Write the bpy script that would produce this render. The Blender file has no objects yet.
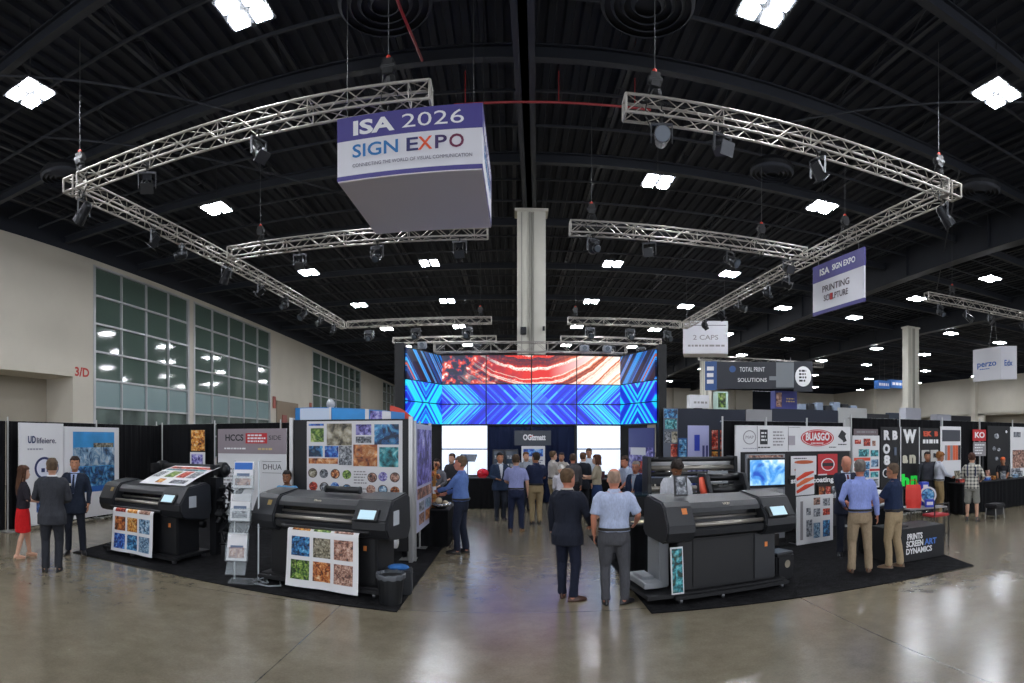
import bpy, bmesh, math, random
from mathutils import Vector, Matrix, noise
PI = math.pi
random.seed(7)
C = bpy.context.scene.collection
SC = bpy.context.scene
# ------------------------------------------------------------------ camera, world, exposure
F, CX, HY, H = 570.0, 512.0, 440.0, 2.2      # pixels per radian, centre column, eye line, eye height of the wide cylindrical lens
cam_d = bpy.data.cameras.new('camera')
cam_d.type = 'PANO'
cam_d.panorama_type = 'CENTRAL_CYLINDRICAL'
cam_d.central_cylindrical_range_u_min = -CX / F
cam_d.central_cylindrical_range_u_max = CX / F
cam_d.central_cylindrical_range_v_min = -(683 - HY) / F
cam_d.central_cylindrical_range_v_max = HY / F
cam_d.central_cylindrical_radius = 1.0
cam_d.clip_end = 300
cam = bpy.data.objects.new('camera', cam_d)
cam.location = (0, 0, H)
cam.rotation_euler = (PI / 2, 0, 0)
C.objects.link(cam)
SC.camera = cam
w = bpy.data.worlds.new('hall_air')
SC.world = w
w.use_nodes = True
w.node_tree.nodes['Background'].inputs[0].default_value = (0.86, 0.9, 1.0, 1)
w.node_tree.nodes['Background'].inputs[1].default_value = 1.8
SC.view_settings.view_transform = 'Standard'
SC.view_settings.look = 'None'
SC.view_settings.gamma = 1
SC.view_settings.use_curve_mapping = False
SC.view_settings.exposure = 0.15
SC.cycles.max_bounces = 8
SC.cycles.diffuse_bounces = 5
SC.cycles.glossy_bounces = 3
SC.cycles.transmission_bounces = 4
SC.cycles.transparent_max_bounces = 8
SC.cycles.caustics_reflective = False
SC.cycles.caustics_refractive = False
SC.cycles.sample_clamp_indirect = 4
SC.cycles.use_denoising = True
LAMP = 165.0

# ------------------------------------------------------------------ helpers
def az(px): return (px - CX) / F
def W(px, py, r):
    a = az(px)
    return Vector((r * math.sin(a), r * math.cos(a), H + (HY - py) / F * r))
def G(px, py):
    r = H * F / (py - HY)
    v = W(px, py, r); v.z = 0
    return v
def lin(c):
    if isinstance(c, str):
        c = [int(c[i:i + 2], 16) / 255 for i in (0, 2, 4)]
    return tuple(((x + 0.055) / 1.055) ** 2.4 if x > 0.04045 else x / 12.92 for x in c[:3]) + (1,)

MATS = {}
def M(name, col='808080', rough=0.6, metal=0.0, spec=0.5, bump=0, bscale=30, emit=0, var=0, vscale=3, alpha=1, trans=0, stretch=None, aniso=None):
    if name in MATS: return MATS[name]
    m = bpy.data.materials.new(name); m.use_nodes = True
    nt = m.node_tree; b = nt.nodes['Principled BSDF']
    c = lin(col)
    b.inputs['Base Color'].default_value = c
    b.inputs['Roughness'].default_value = rough
    b.inputs['Metallic'].default_value = metal
    b.inputs['Specular IOR Level'].default_value = spec
    if trans: b.inputs['Transmission Weight'].default_value = trans
    if alpha < 1: b.inputs['Alpha'].default_value = alpha
    if emit:
        b.inputs['Emission Color'].default_value = c
        b.inputs['Emission Strength'].default_value = emit
    if var or bump:
        tc = nt.nodes.new('ShaderNodeTexCoord'); mp = nt.nodes.new('ShaderNodeMapping')
        nt.links.new(tc.outputs['Object'], mp.inputs[0])
        if stretch: mp.inputs['Scale'].default_value = stretch
    if var:
        n = nt.nodes.new('ShaderNodeTexNoise'); n.inputs['Scale'].default_value = vscale; n.inputs['Detail'].default_value = 5
        nt.links.new(mp.outputs[0], n.inputs['Vector'])
        r = nt.nodes.new('ShaderNodeValToRGB')
        r.color_ramp.elements[0].position = 0.3; r.color_ramp.elements[1].position = 0.7
        r.color_ramp.elements[0].color = tuple(x * (1 - var) for x in c[:3]) + (1,)
        r.color_ramp.elements[1].color = tuple(min(1, x * (1 + var)) for x in c[:3]) + (1,)
        nt.links.new(n.outputs['Fac'], r.inputs[0]); nt.links.new(r.outputs[0], b.inputs['Base Color'])
    if bump:
        n = nt.nodes.new('ShaderNodeTexNoise'); n.inputs['Scale'].default_value = bscale; n.inputs['Detail'].default_value = 3
        nt.links.new(mp.outputs[0], n.inputs['Vector'])
        bp = nt.nodes.new('ShaderNodeBump'); bp.inputs['Strength'].default_value = min(1, bump); bp.inputs['Distance'].default_value = 0.02 if bump <= 1 else 0.02 * bump
        nt.links.new(n.outputs['Fac'], bp.inputs['Height']); nt.links.new(bp.outputs[0], b.inputs['Normal'])
    MATS[name] = m
    return m

class NB:
    """Small node-graph writer: object coordinates in, colour out."""
    def __init__(s, name, rough=0.5, emit=0):
        s.m = bpy.data.materials.new(name); s.m.use_nodes = True; s.nt = s.m.node_tree
        s.b = s.nt.nodes['Principled BSDF']; s.b.inputs['Roughness'].default_value = rough; s.emit = emit
        tc = s.nt.nodes.new('ShaderNodeTexCoord'); s.co = tc.outputs['Object']
        sp = s.nt.nodes.new('ShaderNodeSeparateXYZ'); s.nt.links.new(s.co, sp.inputs[0])
        s.x, s.y, s.z = sp.outputs
    def put(s, sock, v):
        if hasattr(v, 'links'): s.nt.links.new(v, sock)
        else: sock.default_value = v
    def math(s, op, a, b=0.0, c=None):
        n = s.nt.nodes.new('ShaderNodeMath'); n.operation = op
        s.put(n.inputs[0], a); s.put(n.inputs[1], b)
        if c is not None: s.put(n.inputs[2], c)
        return n.outputs[0]
    def noise(s, scale, vec=None, dim='3D', wv=None, detail=4, dist=0, rough=.5):
        n = s.nt.nodes.new('ShaderNodeTexNoise'); n.noise_dimensions = dim
        n.inputs['Scale'].default_value = scale; n.inputs['Detail'].default_value = detail
        n.inputs['Distortion'].default_value = dist; n.inputs['Roughness'].default_value = rough
        if vec is not None: s.nt.links.new(vec, n.inputs['Vector'])
        if wv is not None: s.nt.links.new(wv, n.inputs['W'])
        return n.outputs['Fac']
    def vor(s, scale, vec=None, feat='F1', out='Color'):
        n = s.nt.nodes.new('ShaderNodeTexVoronoi'); n.feature = feat; n.inputs['Scale'].default_value = scale
        if vec is not None: s.nt.links.new(vec, n.inputs['Vector'])
        return n.outputs[out]
    def comb(s, x, y, z):
        n = s.nt.nodes.new('ShaderNodeCombineXYZ')
        s.put(n.inputs[0], x); s.put(n.inputs[1], y); s.put(n.inputs[2], z)
        return n.outputs[0]
    def ramp(s, fac, stops, const=False):
        n = s.nt.nodes.new('ShaderNodeValToRGB'); cr = n.color_ramp
        if const: cr.interpolation = 'CONSTANT'
        while len(cr.elements) < len(stops): cr.elements.new(0.5)
        for e, (p, c) in zip(cr.elements, stops): e.position = p; e.color = lin(c)
        s.nt.links.new(fac, n.inputs[0])
        return n.outputs[0]
    def mix(s, fac, a, b, mode='MIX'):
        n = s.nt.nodes.new('ShaderNodeMix'); n.data_type = 'RGBA'; n.blend_type = mode
        s.put(n.inputs[0], fac)
        s.put(n.inputs[6], a if hasattr(a, 'links') else lin(a)); s.put(n.inputs[7], b if hasattr(b, 'links') else lin(b))
        return n.outputs[2]
    def out(s, col):
        if s.emit:
            s.nt.links.new(col, s.b.inputs['Emission Color']); s.b.inputs['Emission Strength'].default_value = s.emit
            s.b.inputs['Base Color'].default_value = (0.01, 0.01, 0.01, 1)
        else: s.nt.links.new(col, s.b.inputs['Base Color'])
        return s.m

PAL = {
 'sea': ['0d2440', '1f5f9a', '57a8d8', 'cfe6f2', '17324a'], 'warm': ['3a1d12', 'a5532c', 'd98d4a', 'f0dcb8', '5a2a1a'],
 'green': ['1c2d14', '4a7a2a', '9ab84e', 'e0dfb4', '22331a'], 'flesh': ['4a3632', '9b6a5a', 'caa08c', 'efd8c8', '2c2222'],
 'blue': ['0a1d55', '1d4ab8', '4f9be8', 'd7e6f8', '13276b'], 'grey': ['30333a', '6b7078', 'a6abb2', 'e6e8ea', '1d2026'],
 'red': ['3b0c0c', 'b32218', 'd95a3a', 'f2d9cc', '23232b'], 'mix': ['1b3a6e', 'c4452c', 'e8c35a', 'e9ebe6', '2b2b2b'],
 'city': ['23354d', '4d7ba3', '9fc3dd', 'e4ecef', '39402f'], 'orange': ['3b2416', 'c96a1e', 'eab04a', 'f2e2c0', '7a2e16'],
 'stone': ['3b382e', '77705c', 'a8a08a', 'd5d0c0', '23211c'], 'violet': ['2a2350', '6c63b8', 'a9a4e0', 'e8e6fa', '3c3180'],
 'teal': ['0b3336', '1d7f8c', '5cc0c8', 'c9ece4', '2c3a14'],
}
_pics = {}
def PIC(kind, seed=0, scale=7.0, emit=0):
    k = (kind, seed, scale, emit)
    if k in _pics: return _pics[k]
    b = NB('printed_picture_' + kind, 0.45, emit)
    off = b.comb(b.math('ADD', b.x, seed * 3.7), b.math('ADD', b.y, seed * 1.3), b.math('ADD', b.z, seed * 2.1))
    f1 = b.noise(scale, off, detail=6, dist=1.2 if seed % 2 else .3, rough=.65)
    p = PAL[kind]
    c1 = b.ramp(f1, [(0.28, p[4]), (0.40, p[0]), (0.47, p[1]), (0.55, p[2]), (0.66, p[3])], const=seed % 3 == 0)
    f2 = b.vor(scale * 1.6, off, out='Distance')
    c2 = b.ramp(f2, [(0.1, p[3]), (0.3, p[2]), (0.5, p[0])])
    col = b.mix(0.35 if seed % 2 else 0.15, c1, c2)
    _pics[k] = b.out(col)
    return _pics[k]

class MB:
    def __init__(s): s.v = []; s.f = []; s.smooth = False
    def add(s, vs, fs):
        n = len(s.v); s.v += [tuple(x) for x in vs]; s.f += [tuple(i + n for i in f) for f in fs]; return s
    def box(s, c, d, rz=0, rx=0, ry=0, taper=1.0):
        x, y, z = d[0] / 2, d[1] / 2, d[2] / 2
        R = Matrix.Rotation(rz, 3, 'Z') @ Matrix.Rotation(ry, 3, 'Y') @ Matrix.Rotation(rx, 3, 'X')
        vs = []
        for k in (-1, 1):
            t = taper if k > 0 else 1
            for i, j in ((-1, -1), (1, -1), (1, 1), (-1, 1)): vs.append(R @ Vector((i * x * t, j * y * t, k * z)) + Vector(c))
        return s.add(vs, [(3, 2, 1, 0), (4, 5, 6, 7), (0, 1, 5, 4), (1, 2, 6, 5), (2, 3, 7, 6), (3, 0, 4, 7)])
    def b2(s, x0, x1, y0, y1, z0, z1): return s.box(((x0 + x1) / 2, (y0 + y1) / 2, (z0 + z1) / 2), (x1 - x0, y1 - y0, z1 - z0))
    def loft(s, rings, cap=True, closed=True):
        n = len(rings[0]); vs = [p for r in rings for p in r]; fs = []
        for i in range(len(rings) - 1):
            for j in range(n if closed else n - 1):
                k = (j + 1) % n
                fs.append((i * n + j, i * n + k, (i + 1) * n + k, (i + 1) * n + j))
        if cap and closed: fs += [tuple(range(n - 1, -1, -1)), tuple((len(rings) - 1) * n + j for j in range(n))]
        return s.add(vs, fs)
    def tube(s, pts, rad, seg=8, flat=1.0, side=None):
        """pts: polyline, rad: radius or list; flat squashes one axis."""
        pts = [Vector(p) for p in pts]
        if not isinstance(rad, (list, tuple)): rad = [rad] * len(pts)
        rings = []; prev = None
        for i, p in enumerate(pts):
            t = (pts[min(i + 1, len(pts) - 1)] - pts[max(i - 1, 0)])
            t = t.normalized() if t.length > 1e-9 else Vector((0, 0, 1))
            if prev is None:
                up = Vector(side) if side is not None else (Vector((1, 0, 0)) if abs(t.x) < .9 else Vector((0, 1, 0)))
            else: up = prev
            u = (up - t * up.dot(t)).normalized(); prev = u
            v = t.cross(u)
            rings.append([p + u * math.cos(a) * rad[i] + v * math.sin(a) * rad[i] * flat for a in [2 * PI * k / seg for k in range(seg)]])
        return s.loft(rings)
    def cyl(s, p0, p1, r, seg=12, r1=None): return s.tube([p0, p1], [r, r if r1 is None else r1], seg)
    def prism(s, poly, x0, x1):
        """polygon of (y,z) extruded along x"""
        a = [(x0, y, z) for y, z in poly]; b = [(x1, y, z) for y, z in poly]
        n = len(poly)
        return s.add(a + b, [tuple(range(n)), tuple(range(2 * n - 1, n - 1, -1))] + [(i, i + n, (i + 1) % n + n, (i + 1) % n) for i in range(n)])
    def ell(s, c, r, seg=12, rings=8, R=None):
        vs = []; c = Vector(c)
        rs = []
        for i in range(1, rings):
            th = PI * i / rings
            rs.append([Vector((r[0] * math.sin(th) * math.cos(2 * PI * k / seg), r[1] * math.sin(th) * math.sin(2 * PI * k / seg), -r[2] * math.cos(th))) for k in range(seg)])
        vs = [Vector((0, 0, -r[2]))] + [p for q in rs for p in q] + [Vector((0, 0, r[2]))]
        if R is not None: vs = [R @ p for p in vs]
        vs = [p + c for p in vs]; fs = []
        for k in range(seg): fs.append((0, 1 + (k + 1) % seg, 1 + k))
        for i in range(rings - 2):
            for k in range(seg):
                a = 1 + i * seg; fs.append((a + k, a + (k + 1) % seg, a + seg + (k + 1) % seg, a + seg + k))
        l = len(vs) - 1; a = 1 + (rings - 2) * seg
        for k in range(seg): fs.append((a + k, a + (k + 1) % seg, l))
        return s.add(vs, fs)
    def grid(s, fn, nu, nv, thick=0.0):
        """surface fn(u,v) in 0..1; thickness along y added as a back layer"""
        vs = [Vector(fn(i / nu, j / nv)) for j in range(nv + 1) for i in range(nu + 1)]
        fs = [(j * (nu + 1) + i, j * (nu + 1) + i + 1, (j + 1) * (nu + 1) + i + 1, (j + 1) * (nu + 1) + i) for j in range(nv) for i in range(nu)]
        s.add(vs, fs)
        if thick:
            s.add([p + Vector((0, thick, 0)) for p in vs], [tuple(reversed(f)) for f in fs])
        return s
    def build(s, name, mat, parent=None, smooth=False, bevel=0, loc=None, rz=None, mods=None):
        me = bpy.data.meshes.new(name); me.from_pydata(s.v, [], s.f); me.update()
        bm = bmesh.new(); bm.from_mesh(me)
        bmesh.ops.recalc_face_normals(bm, faces=bm.faces)
        if bevel:
            es = [e for e in bm.edges if len(e.link_faces) == 2 and e.calc_face_angle(0) > 0.6]
            try: bmesh.ops.bevel(bm, geom=es, offset=bevel, segments=2, affect='EDGES', clamp_overlap=True)
            except Exception: pass
        bm.to_mesh(me); bm.free()
        if smooth:
            me.shade_smooth()
        if mat is not None: me.materials.append(mat)
        o = bpy.data.objects.new(name, me); C.objects.link(o)
        if parent is not None: o.parent = parent
        if loc is not None: o.location = loc
        if rz is not None: o.rotation_euler = (0, 0, rz)
        return o

def tag(o, label=None, cat=None, group=None, kind=None):
    if label: o['label'] = label
    if cat: o['category'] = cat
    if group: o['group'] = group
    if kind: o['kind'] = kind
    return o
def thing(name, label, cat, loc=(0, 0, 0), rz=0.0, group=None):
    o = bpy.data.objects.new(name, None); C.objects.link(o); o.empty_display_size = .1
    o.location = loc; o.rotation_euler = (0, 0, rz)
    return tag(o, label, cat, group)
def struct(name, mb, mat, **k): return tag(mb.build(name, mat, **k), kind='structure')
def dup(root, loc=None, rz=None, label=None, group=None, scale=None):
    r = root.copy(); C.objects.link(r)
    if loc is not None: r.location = loc
    if rz is not None: r.rotation_euler = (0, 0, rz)
    if scale is not None: r.scale = (scale,) * 3
    if label: r['label'] = label
    if group: r['group'] = group
    def rec(src, dst):
        for ch in list(src.children):
            c = ch.copy(); C.objects.link(c); c.parent = dst; rec(ch, c)
    rec(root, r)
    return r
def txt(s, size, loc, mat, parent=None, rz=0.0, align='CENTER', bold=0.0, sx=1.0, name='lettering', rx=PI / 2, ext=0.002, shear=0.0, wide=None, sy=1.0):
    cu = bpy.data.curves.new(name, 'FONT'); cu.body = s; cu.size = size; cu.align_x = align; cu.align_y = 'CENTER'
    cu.extrude = ext; cu.offset = bold * size; cu.shear = shear; cu.resolution_u = 3
    cu.materials.append(mat)
    o = bpy.data.objects.new(name, cu); C.objects.link(o)
    o.location = loc; o.rotation_euler = (rx, 0, rz)
    if wide:      # fit the word to a width
        bpy.context.view_layer.update()
        wd = o.dimensions.x
        if wd > 0: sx = wide / wd
    o.scale = (sx, sy, 1)
    if parent is not None: o.parent = parent
    return o
def rel_rz(px, rel): return -az(px) + rel
# ------------------------------------------------------------------ room shell
XL, YB, XR = -19.7, 98.0, 62.0        # left wall, back wall, right wall
ZW, ZD = 11.5, 12.9                   # top of the light walls, roof deck
YF = -22.0
def floor_mat():
    b = NB('polished_concrete', 0.3)
    n1 = b.noise(0.35, b.co, detail=8, rough=.65); n2 = b.noise(3.2, b.co, detail=8, rough=.7); n3 = b.noise(38, b.co, detail=4, rough=.8)
    c = b.ramp(b.math('ADD', b.math('ADD', b.math('MULTIPLY', n1, .45), b.math('MULTIPLY', n2, .3)), b.math('MULTIPLY', n3, .25)), [(0.32, '554e40'), (0.5, '706857'), (0.68, '877e6b')])
    # saw-cut joints every 6 m
    jx = b.math('LESS_THAN', b.math('ABSOLUTE', b.math('SUBTRACT', b.math('FRACT', b.math('DIVIDE', b.math('ADD', b.x, 200.5), 6.1)), .5)), .0012)
    jy = b.math('LESS_THAN', b.math('ABSOLUTE', b.math('SUBTRACT', b.math('FRACT', b.math('DIVIDE', b.math('ADD', b.y, 203.2), 6.1)), .5)), .0012)
    c = b.mix(b.math('MULTIPLY', b.math('MAXIMUM', jx, jy), .6), c, '35322f')
    b.out(c)
    r = b.ramp(n2, [(0.3, '707070'), (0.7, '969696')])
    n = b.nt.nodes.new('ShaderNodeMapRange'); n.inputs[3].default_value = .13; n.inputs[4].default_value = .33
    b.nt.links.new(n2, n.inputs[0]); b.nt.links.new(n.outputs[0], b.b.inputs['Roughness'])
    bp = b.nt.nodes.new('ShaderNodeBump'); bp.inputs['Strength'].default_value = .0; bp.inputs['Distance'].default_value = .02
    b.nt.links.new(b.noise(1.6, b.co, detail=6), bp.inputs['Height']); b.nt.links.new(bp.outputs[0], b.b.inputs['Normal'])
    b.b.inputs['Specular IOR Level'].default_value = .75
    return b.m
struct('floor', MB().b2(XL - 3, XR + 4, YF, YB + 2, -.3, 0), floor_mat())
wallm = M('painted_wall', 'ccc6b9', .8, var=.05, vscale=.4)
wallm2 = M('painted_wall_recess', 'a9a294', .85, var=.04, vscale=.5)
darkm = M('black_painted_steel', '15171c', .65, var=.15, vscale=2)
deckm = M('black_roof_deck', '1f2430', .8)
beamm = M('dark_girder_paint', '252932', .6, var=.12, vscale=1.5)
alum = M('window_aluminium', 'b9bbbd', .4, .3)
# left wall: pieces between the windows, alcove near the camera
def GM(name, c, r):
    m = M(name, c, r); return m
glass_dark = M('tinted_window_glass', '586a62', .06, spec=.9)
glass_film = M('frosted_window_film', '7f9799', .25, spec=.5)
glass_low = M('clear_lower_glass', '5d6a66', .12, spec=.8, var=.5, vscale=.6)
wins = [(21.9, 30.9, 4), (31.6, 43.6, 5), (54.0, 72.5, 7), (85.5, 97.0, 4)]
mb = MB(); T = .4
ys = [20.3] + [v for w_ in wins for v in w_[:2]] + [YB]
for i in range(0, len(ys), 2): mb.b2(XL - T, XL, ys[i], ys[i + 1], 0, ZW)
for a, b_, n in wins:
    mb.b2(XL - T, XL, a, b_, 11.25, ZW); mb.b2(XL - T, XL, a, b_, 0, 1.0)
mb.b2(XL - T, XL, YF, 20.3, 5.35, ZW)
mb.b2(XL - 2.3, XL - T, 20.3, 20.6, 0, 5.7)
mb.b2(XL - 2.3, XL - T, YF, 20.3, 5.35, 5.7)
struct('wall_left', mb, wallm)
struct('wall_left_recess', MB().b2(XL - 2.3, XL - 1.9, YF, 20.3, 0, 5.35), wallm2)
# a smooth darker doorway panel inside the alcove
for wi, (a, b_, n) in enumerate(wins):
    rows = [1.0, 2.45, 3.9, 5.35, 6.8, 8.25, 9.7, 11.2]
    fr = MB(); dy = (b_ - a) / n
    for i in range(n + 1):
        t = .17 if i in (0, n) else .075
        yy = a + dy * i; fr.b2(XL - .22, XL + .03, yy - t / 2, yy + t / 2, 1.0, 11.25)
    for i, z in enumerate(rows):
        fr.b2(XL - .2, XL + .02, a, b_, z - .05, z + .05)
    wf = thing('window_%d' % (wi + 1), None, None); tag(wf, kind='structure')
    del_keys = [k for k in ('label', 'category') if k in wf.keys()]
    fr.build('window_frame', alum, wf)
    g1 = MB(); g2 = MB(); g3 = MB()
    for k in range(len(rows) - 1):
        g = g3 if k < 2 else (g2 if k == 2 else g1)
        for i in range(n): 
            # each pane tilted a hair so the reflections break from pane to pane
            e = random.uniform(-.012, .012)
            y0, y1, z0, z1 = a + dy * i, a + dy * (i + 1), rows[k], rows[k + 1]
            g.add([(XL - .1 + e, y0, z0), (XL - .1 - e, y1, z0), (XL - .1 - e, y1, z1), (XL - .1 + e, y0, z1)], [(0, 1, 2, 3)])
            g.add([(XL - .12 + e, y0, z0), (XL - .12 - e, y1, z0), (XL - .12 - e, y1, z1), (XL - .12 + e, y0, z1)], [(3, 2, 1, 0)])
    g1.build('tinted_glass', glass_dark, wf); g2.build('frosted_glass', glass_film, wf); g3.build('lower_glass', glass_low, wf)
# dark band above the light wall, and walls further off
struct('wall_left_upper', MB().b2(XL - .4, XL - .02, YF, YB, ZW, ZD + .1), deckm)
bk = MB().b2(XL, 44, YB, YB + .4, 0, ZW).b2(44, 50, YB, YB + .4, 0, 6.2).b2(50, XR, YB, YB + .4, 0, ZW)
for x in (5, 17, 29, 41, 53): bk.b2(x - .6, x + .6, YB - .5, YB, 0, ZW)
struct('wall_back', bk, wallm)
struct('wall_back_upper', MB().b2(XL, XR, YB, YB + .4, ZW, ZD).b2(44, 50, YB + .5, YB + .8, 5, ZW), deckm)
rw = MB().b2(XR, XR + .4, YF, YB, 6.0, ZW)
for y in (36, 46, 58.8, 72, 84): rw.b2(XR - .6, XR, y - .6, y + .6, 0, ZW)
rw.b2(XR, XR + .4, 57.0, 60.6, 0, 6).b2(XR, XR + .4, 86, YB, 0, 6).b2(XR, XR + 3, YF, YB, 5.9, 6.1)
struct('wall_right', rw, wallm)
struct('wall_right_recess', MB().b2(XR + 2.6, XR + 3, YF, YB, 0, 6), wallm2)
struct('wall_right_upper', MB().b2(XR - .05, XR + .4, YF, YB, ZW, ZD), deckm)
# ceiling: corrugated deck, joists along the hall, trusses across it
dk = MB()
x = XL - .5
prof = []
while x < XR:
    prof += [(x, ZD), (x + .17, ZD), (x + .22, ZD + .1), (x + .39, ZD + .1)]; x += .44
dk.add([(p[0], YF, p[1]) for p in prof] + [(p[0], YB, p[1]) for p in prof] + [(p[0], YF, p[1] + .05) for p in prof] + [(p[0], YB, p[1] + .05) for p in prof],
       [(i, i + 1, i + 1 + len(prof), i + len(prof)) for i in range(len(prof) - 1)] + [(i + 2 * len(prof), i + 3 * len(prof), i + 1 + 3 * len(prof), i + 1 + 2 * len(prof)) for i in range(len(prof) - 1)])
struct('ceiling', dk, deckm)
joistm = M('dark_joist', '32363f', .6, var=.1)
jo = MB()
xs = []
x = -18.2
while x < XR - 1: xs.append(x); x += 3.05
for x in xs:
    for z in (12.78, 12.22): jo.b2(x - .055, x + .055, YF, YB, z - .04, z + .04)
struct('ceiling_joists', jo, joistm)
jw = MB()
for x in xs:
    if x > 32: continue
    y = 4.0; k = 0
    while y < 56:
        jw.tube([(x, y, 12.25 if k % 2 else 12.75), (x, y + .8, 12.75 if k % 2 else 12.25)], .018, 4); y += .8; k += 1
struct('ceiling_joist_webs', jw, joistm)
gd = MB()
yb = [5.2, 9.4, 14.4, 19.8, 25.6, 32, 39, 46, 54, 62, 71, 80, 89]
for i, y in enumerate(yb):
    zz = 11.75
    gd.b2(XL, XR, y - .11, y + .11, zz + .06, zz + .10).b2(XL, XR, y - .11, y + .11, zz + .38, zz + .42).b2(XL, XR, y - .02, y + .02, zz + .1, zz + .4)
struct('beam_cross', gd, beamm)
sb = MB()
for i, (y0_, y1_) in enumerate(zip(yb, yb[1:])):
    for k in (1, 2): sb.b2(XL, XR, y0_ + (y1_ - y0_) * k / 3 - .03, y0_ + (y1_ - y0_) * k / 3 + .03, 12.1, 12.17)
for (xa, ya, xb, yb2) in ((-16, 3, -6.5, 16), (15, 7, 6, 17), (-13, 12, -4, 24), (14, 14, 24, 26)): sb.cyl((xa, ya, 11.6), (xb, yb2, 11.6), .03, 6)
struct('ceiling_bracing', sb, joistm)
# long girders
def girder(x0, y0, x1, y1, zb, hh, wd, name):
    d = Vector((x1 - x0, y1 - y0, 0)); L = d.length; a = math.atan2(-d.x, d.y)
    m = MB().b2(-wd / 2, wd / 2, 0, L, zb, zb + .07).b2(-wd / 2, wd / 2, 0, L, zb + hh - .07, zb + hh).b2(-wd * .2, wd * .2, 0, L, zb, zb + hh)
    y = 1.5
    while y < L: m.b2(-wd / 2 + .03, wd / 2 - .03, y, y + .03, zb, zb + hh); y += 6
    return struct(name, m, beamm, loc=(x0, y0, 0), rz=a)
girder(-.6, -6, 2.9, 70, 11.0, 1.6, .5, 'beam_centre')
gr = M('girder_grey_paint', '2c3039', .55, var=.1)
girder(19.2, 4, 21.6, 96, 10.9, 1.75, .55, 'beam_right')
girder(30.7, 4, 31.2, 96, 10.9, 1.75, .55, 'beam_far_right')
# columns
colm = M('column_paint', 'c9c6ba', .7, var=.05, vscale=.8)
def column(n, x, y, wd, top=11.0):
    m = MB().b2(-wd / 2, wd / 2, -.35, .35, 0, top)
    m.b2(-wd / 2 - .1, wd / 2 + .1, -.4, .4, top - .1, top)
    t = struct('column_%d' % n, m, colm, loc=(x, y, 0))
    m = MB().b2(-.1, -.04, -.41, -.352, .05, top - .15).b2(.04, .1, -.41, -.352, .05, top - .15).b2(-.03, .03, -.37, -.352, .05, top - .15)
    m.b2(-wd * .36, -wd * .33, -.38, -.352, .05, top - .15)
    m.build('conduit', M('conduit_paint', '9c9a90', .6), t)
    return t
cc = column(1, .74, 22.0, 1.08)
MB().b2(-.42, -.2, -.6, -.36, 6.2, 6.45).b2(.42, .5, -.5, -.36, 6.35, 6.5).build('junction_box', darkm, cc)
column(2, 28.35, 33.7, 1.08, 10.9)
column(3, 20.5, 58, 1.1, 10.9)
column(4, -9.9, 58, 1.1, 11.7)
# round ceiling diffusers and ducting
def diffuser(px, py, z, R, label):
    r = (z - H) * F / (HY - py); p = W(px, py, r)
    t = thing('round_air_diffuser', label, 'air diffuser', (p.x, p.y, z), 0)
    MB().loft([[(q * math.cos(a), q * math.sin(a), zz) for a in [2 * PI * k / 32 for k in range(32)]] for q, zz in ((R, 0), (R, .12), (R * .8, .3), (R * .5, .4), (R * .5, .42))]).build('duct_neck', darkm, t, smooth=False)
    for k, q in enumerate((.96, .76, .55, .33)):
        m = MB(); rg = []
        for i in range(37):
            a = 2 * PI * i / 36
            rg.append([(R * (q + dx) * math.cos(a), R * (q + dx) * math.sin(a), dz) for dx, dz in ((-.05, -.10), (.03, -.02), (.03, .0), (-.05, -.08))])
        m.loft(rg, cap=False); m.build('cone_ring', joistm, t)
    return t
diffuser(385, 2, 11.3, 1.0, 'large black round air diffuser above the hanging box sign')
diffuser(648, 3, 11.3, 1.0, 'large black round air diffuser above the front right truss')
diffuser(62, 176, 11.3, .75, 'black round air diffuser past the front left truss corner')
diffuser(772, 172, 11.3, .75, 'black round air diffuser seen under the front right truss')
diffuser(980, 190, 11.3, .75, 'black round air diffuser just beyond the front right truss corner')
diffuser(660, 238, 11.3, .8, 'black round air diffuser above the middle right truss')
# red sprinkler pipe
redp = M('red_sprinkler_paint', '8c1f22', .5)
m = MB().cyl((-1.5, 14.75, 10.92), (3.6, 14.5, 10.85), .03, 8)
for x in (-1.2, 1.2, 3.2): m.cyl((x, 14.62, 10.88), (x, 14.62, 11.7), .015, 6)
tag(m.build('sprinkler_pipe', redp), 'thin red sprinkler pipe crossing under the centre beam', 'pipe')
p = W(400, 8, 11.5); q = W(422, 60, 13.4)
m = MB().tube([(p.x - .1, p.y - 1.5, 11.0), p, (p.x + .1, p.y + .5, p.z - .1), q], .035, 8)
tag(m.build('sprinkler_drop', redp), 'bent red sprinkler pipe below the large round diffuser', 'pipe')

# ------------------------------------------------------------------ high-bay lights
lensm = M('led_lens', 'f4f8ff', .4, emit=LAMP)
hous = M('luminaire_housing', '2b2d31', .5)
def light_proto():
    t = thing('ceiling_light', 'square four lens LED high bay hanging in the dark ceiling', 'ceiling light', (0, 0, 0), 0, 'LED high bay lights in the ceiling grid')
    MB().b2(-.5, .5, -.5, .5, .0, .05).b2(-.18, .18, -.18, .18, .05, .18).build('housing', hous, t, bevel=.01)
    for i in (-1, 1):
        for j in (-1, 1):
            MB().box((i * .25, j * .25, -.02), (.34, .34, .03)).build('lens', lensm, t, bevel=.012)
    MB().cyl((0, 0, .18), (0, 0, 1.9), .012, 5).build('hanger_rod', hous, t)
    return t
LZ = 10.8
spots = []
named = {(-10.6, 9.4): 'bright four lens high bay light at the upper left edge', (-5.15, 10.15): 'bright high bay light cut by the top edge, left of the hanging box sign',
         (4.87, 10.2): 'bright high bay light cut by the top edge, right of the centre beam', (10.65, 9.35): 'bright four lens high bay light beyond the front right truss corner',
         (-10.5, 18.4): 'high bay light below the front left truss, left of the box sign', (4.8, 18.35): 'high bay light below the front right truss beside the centre beam',
         (10.9, 18.0): 'high bay light below the right end of the front right truss'}
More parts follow.
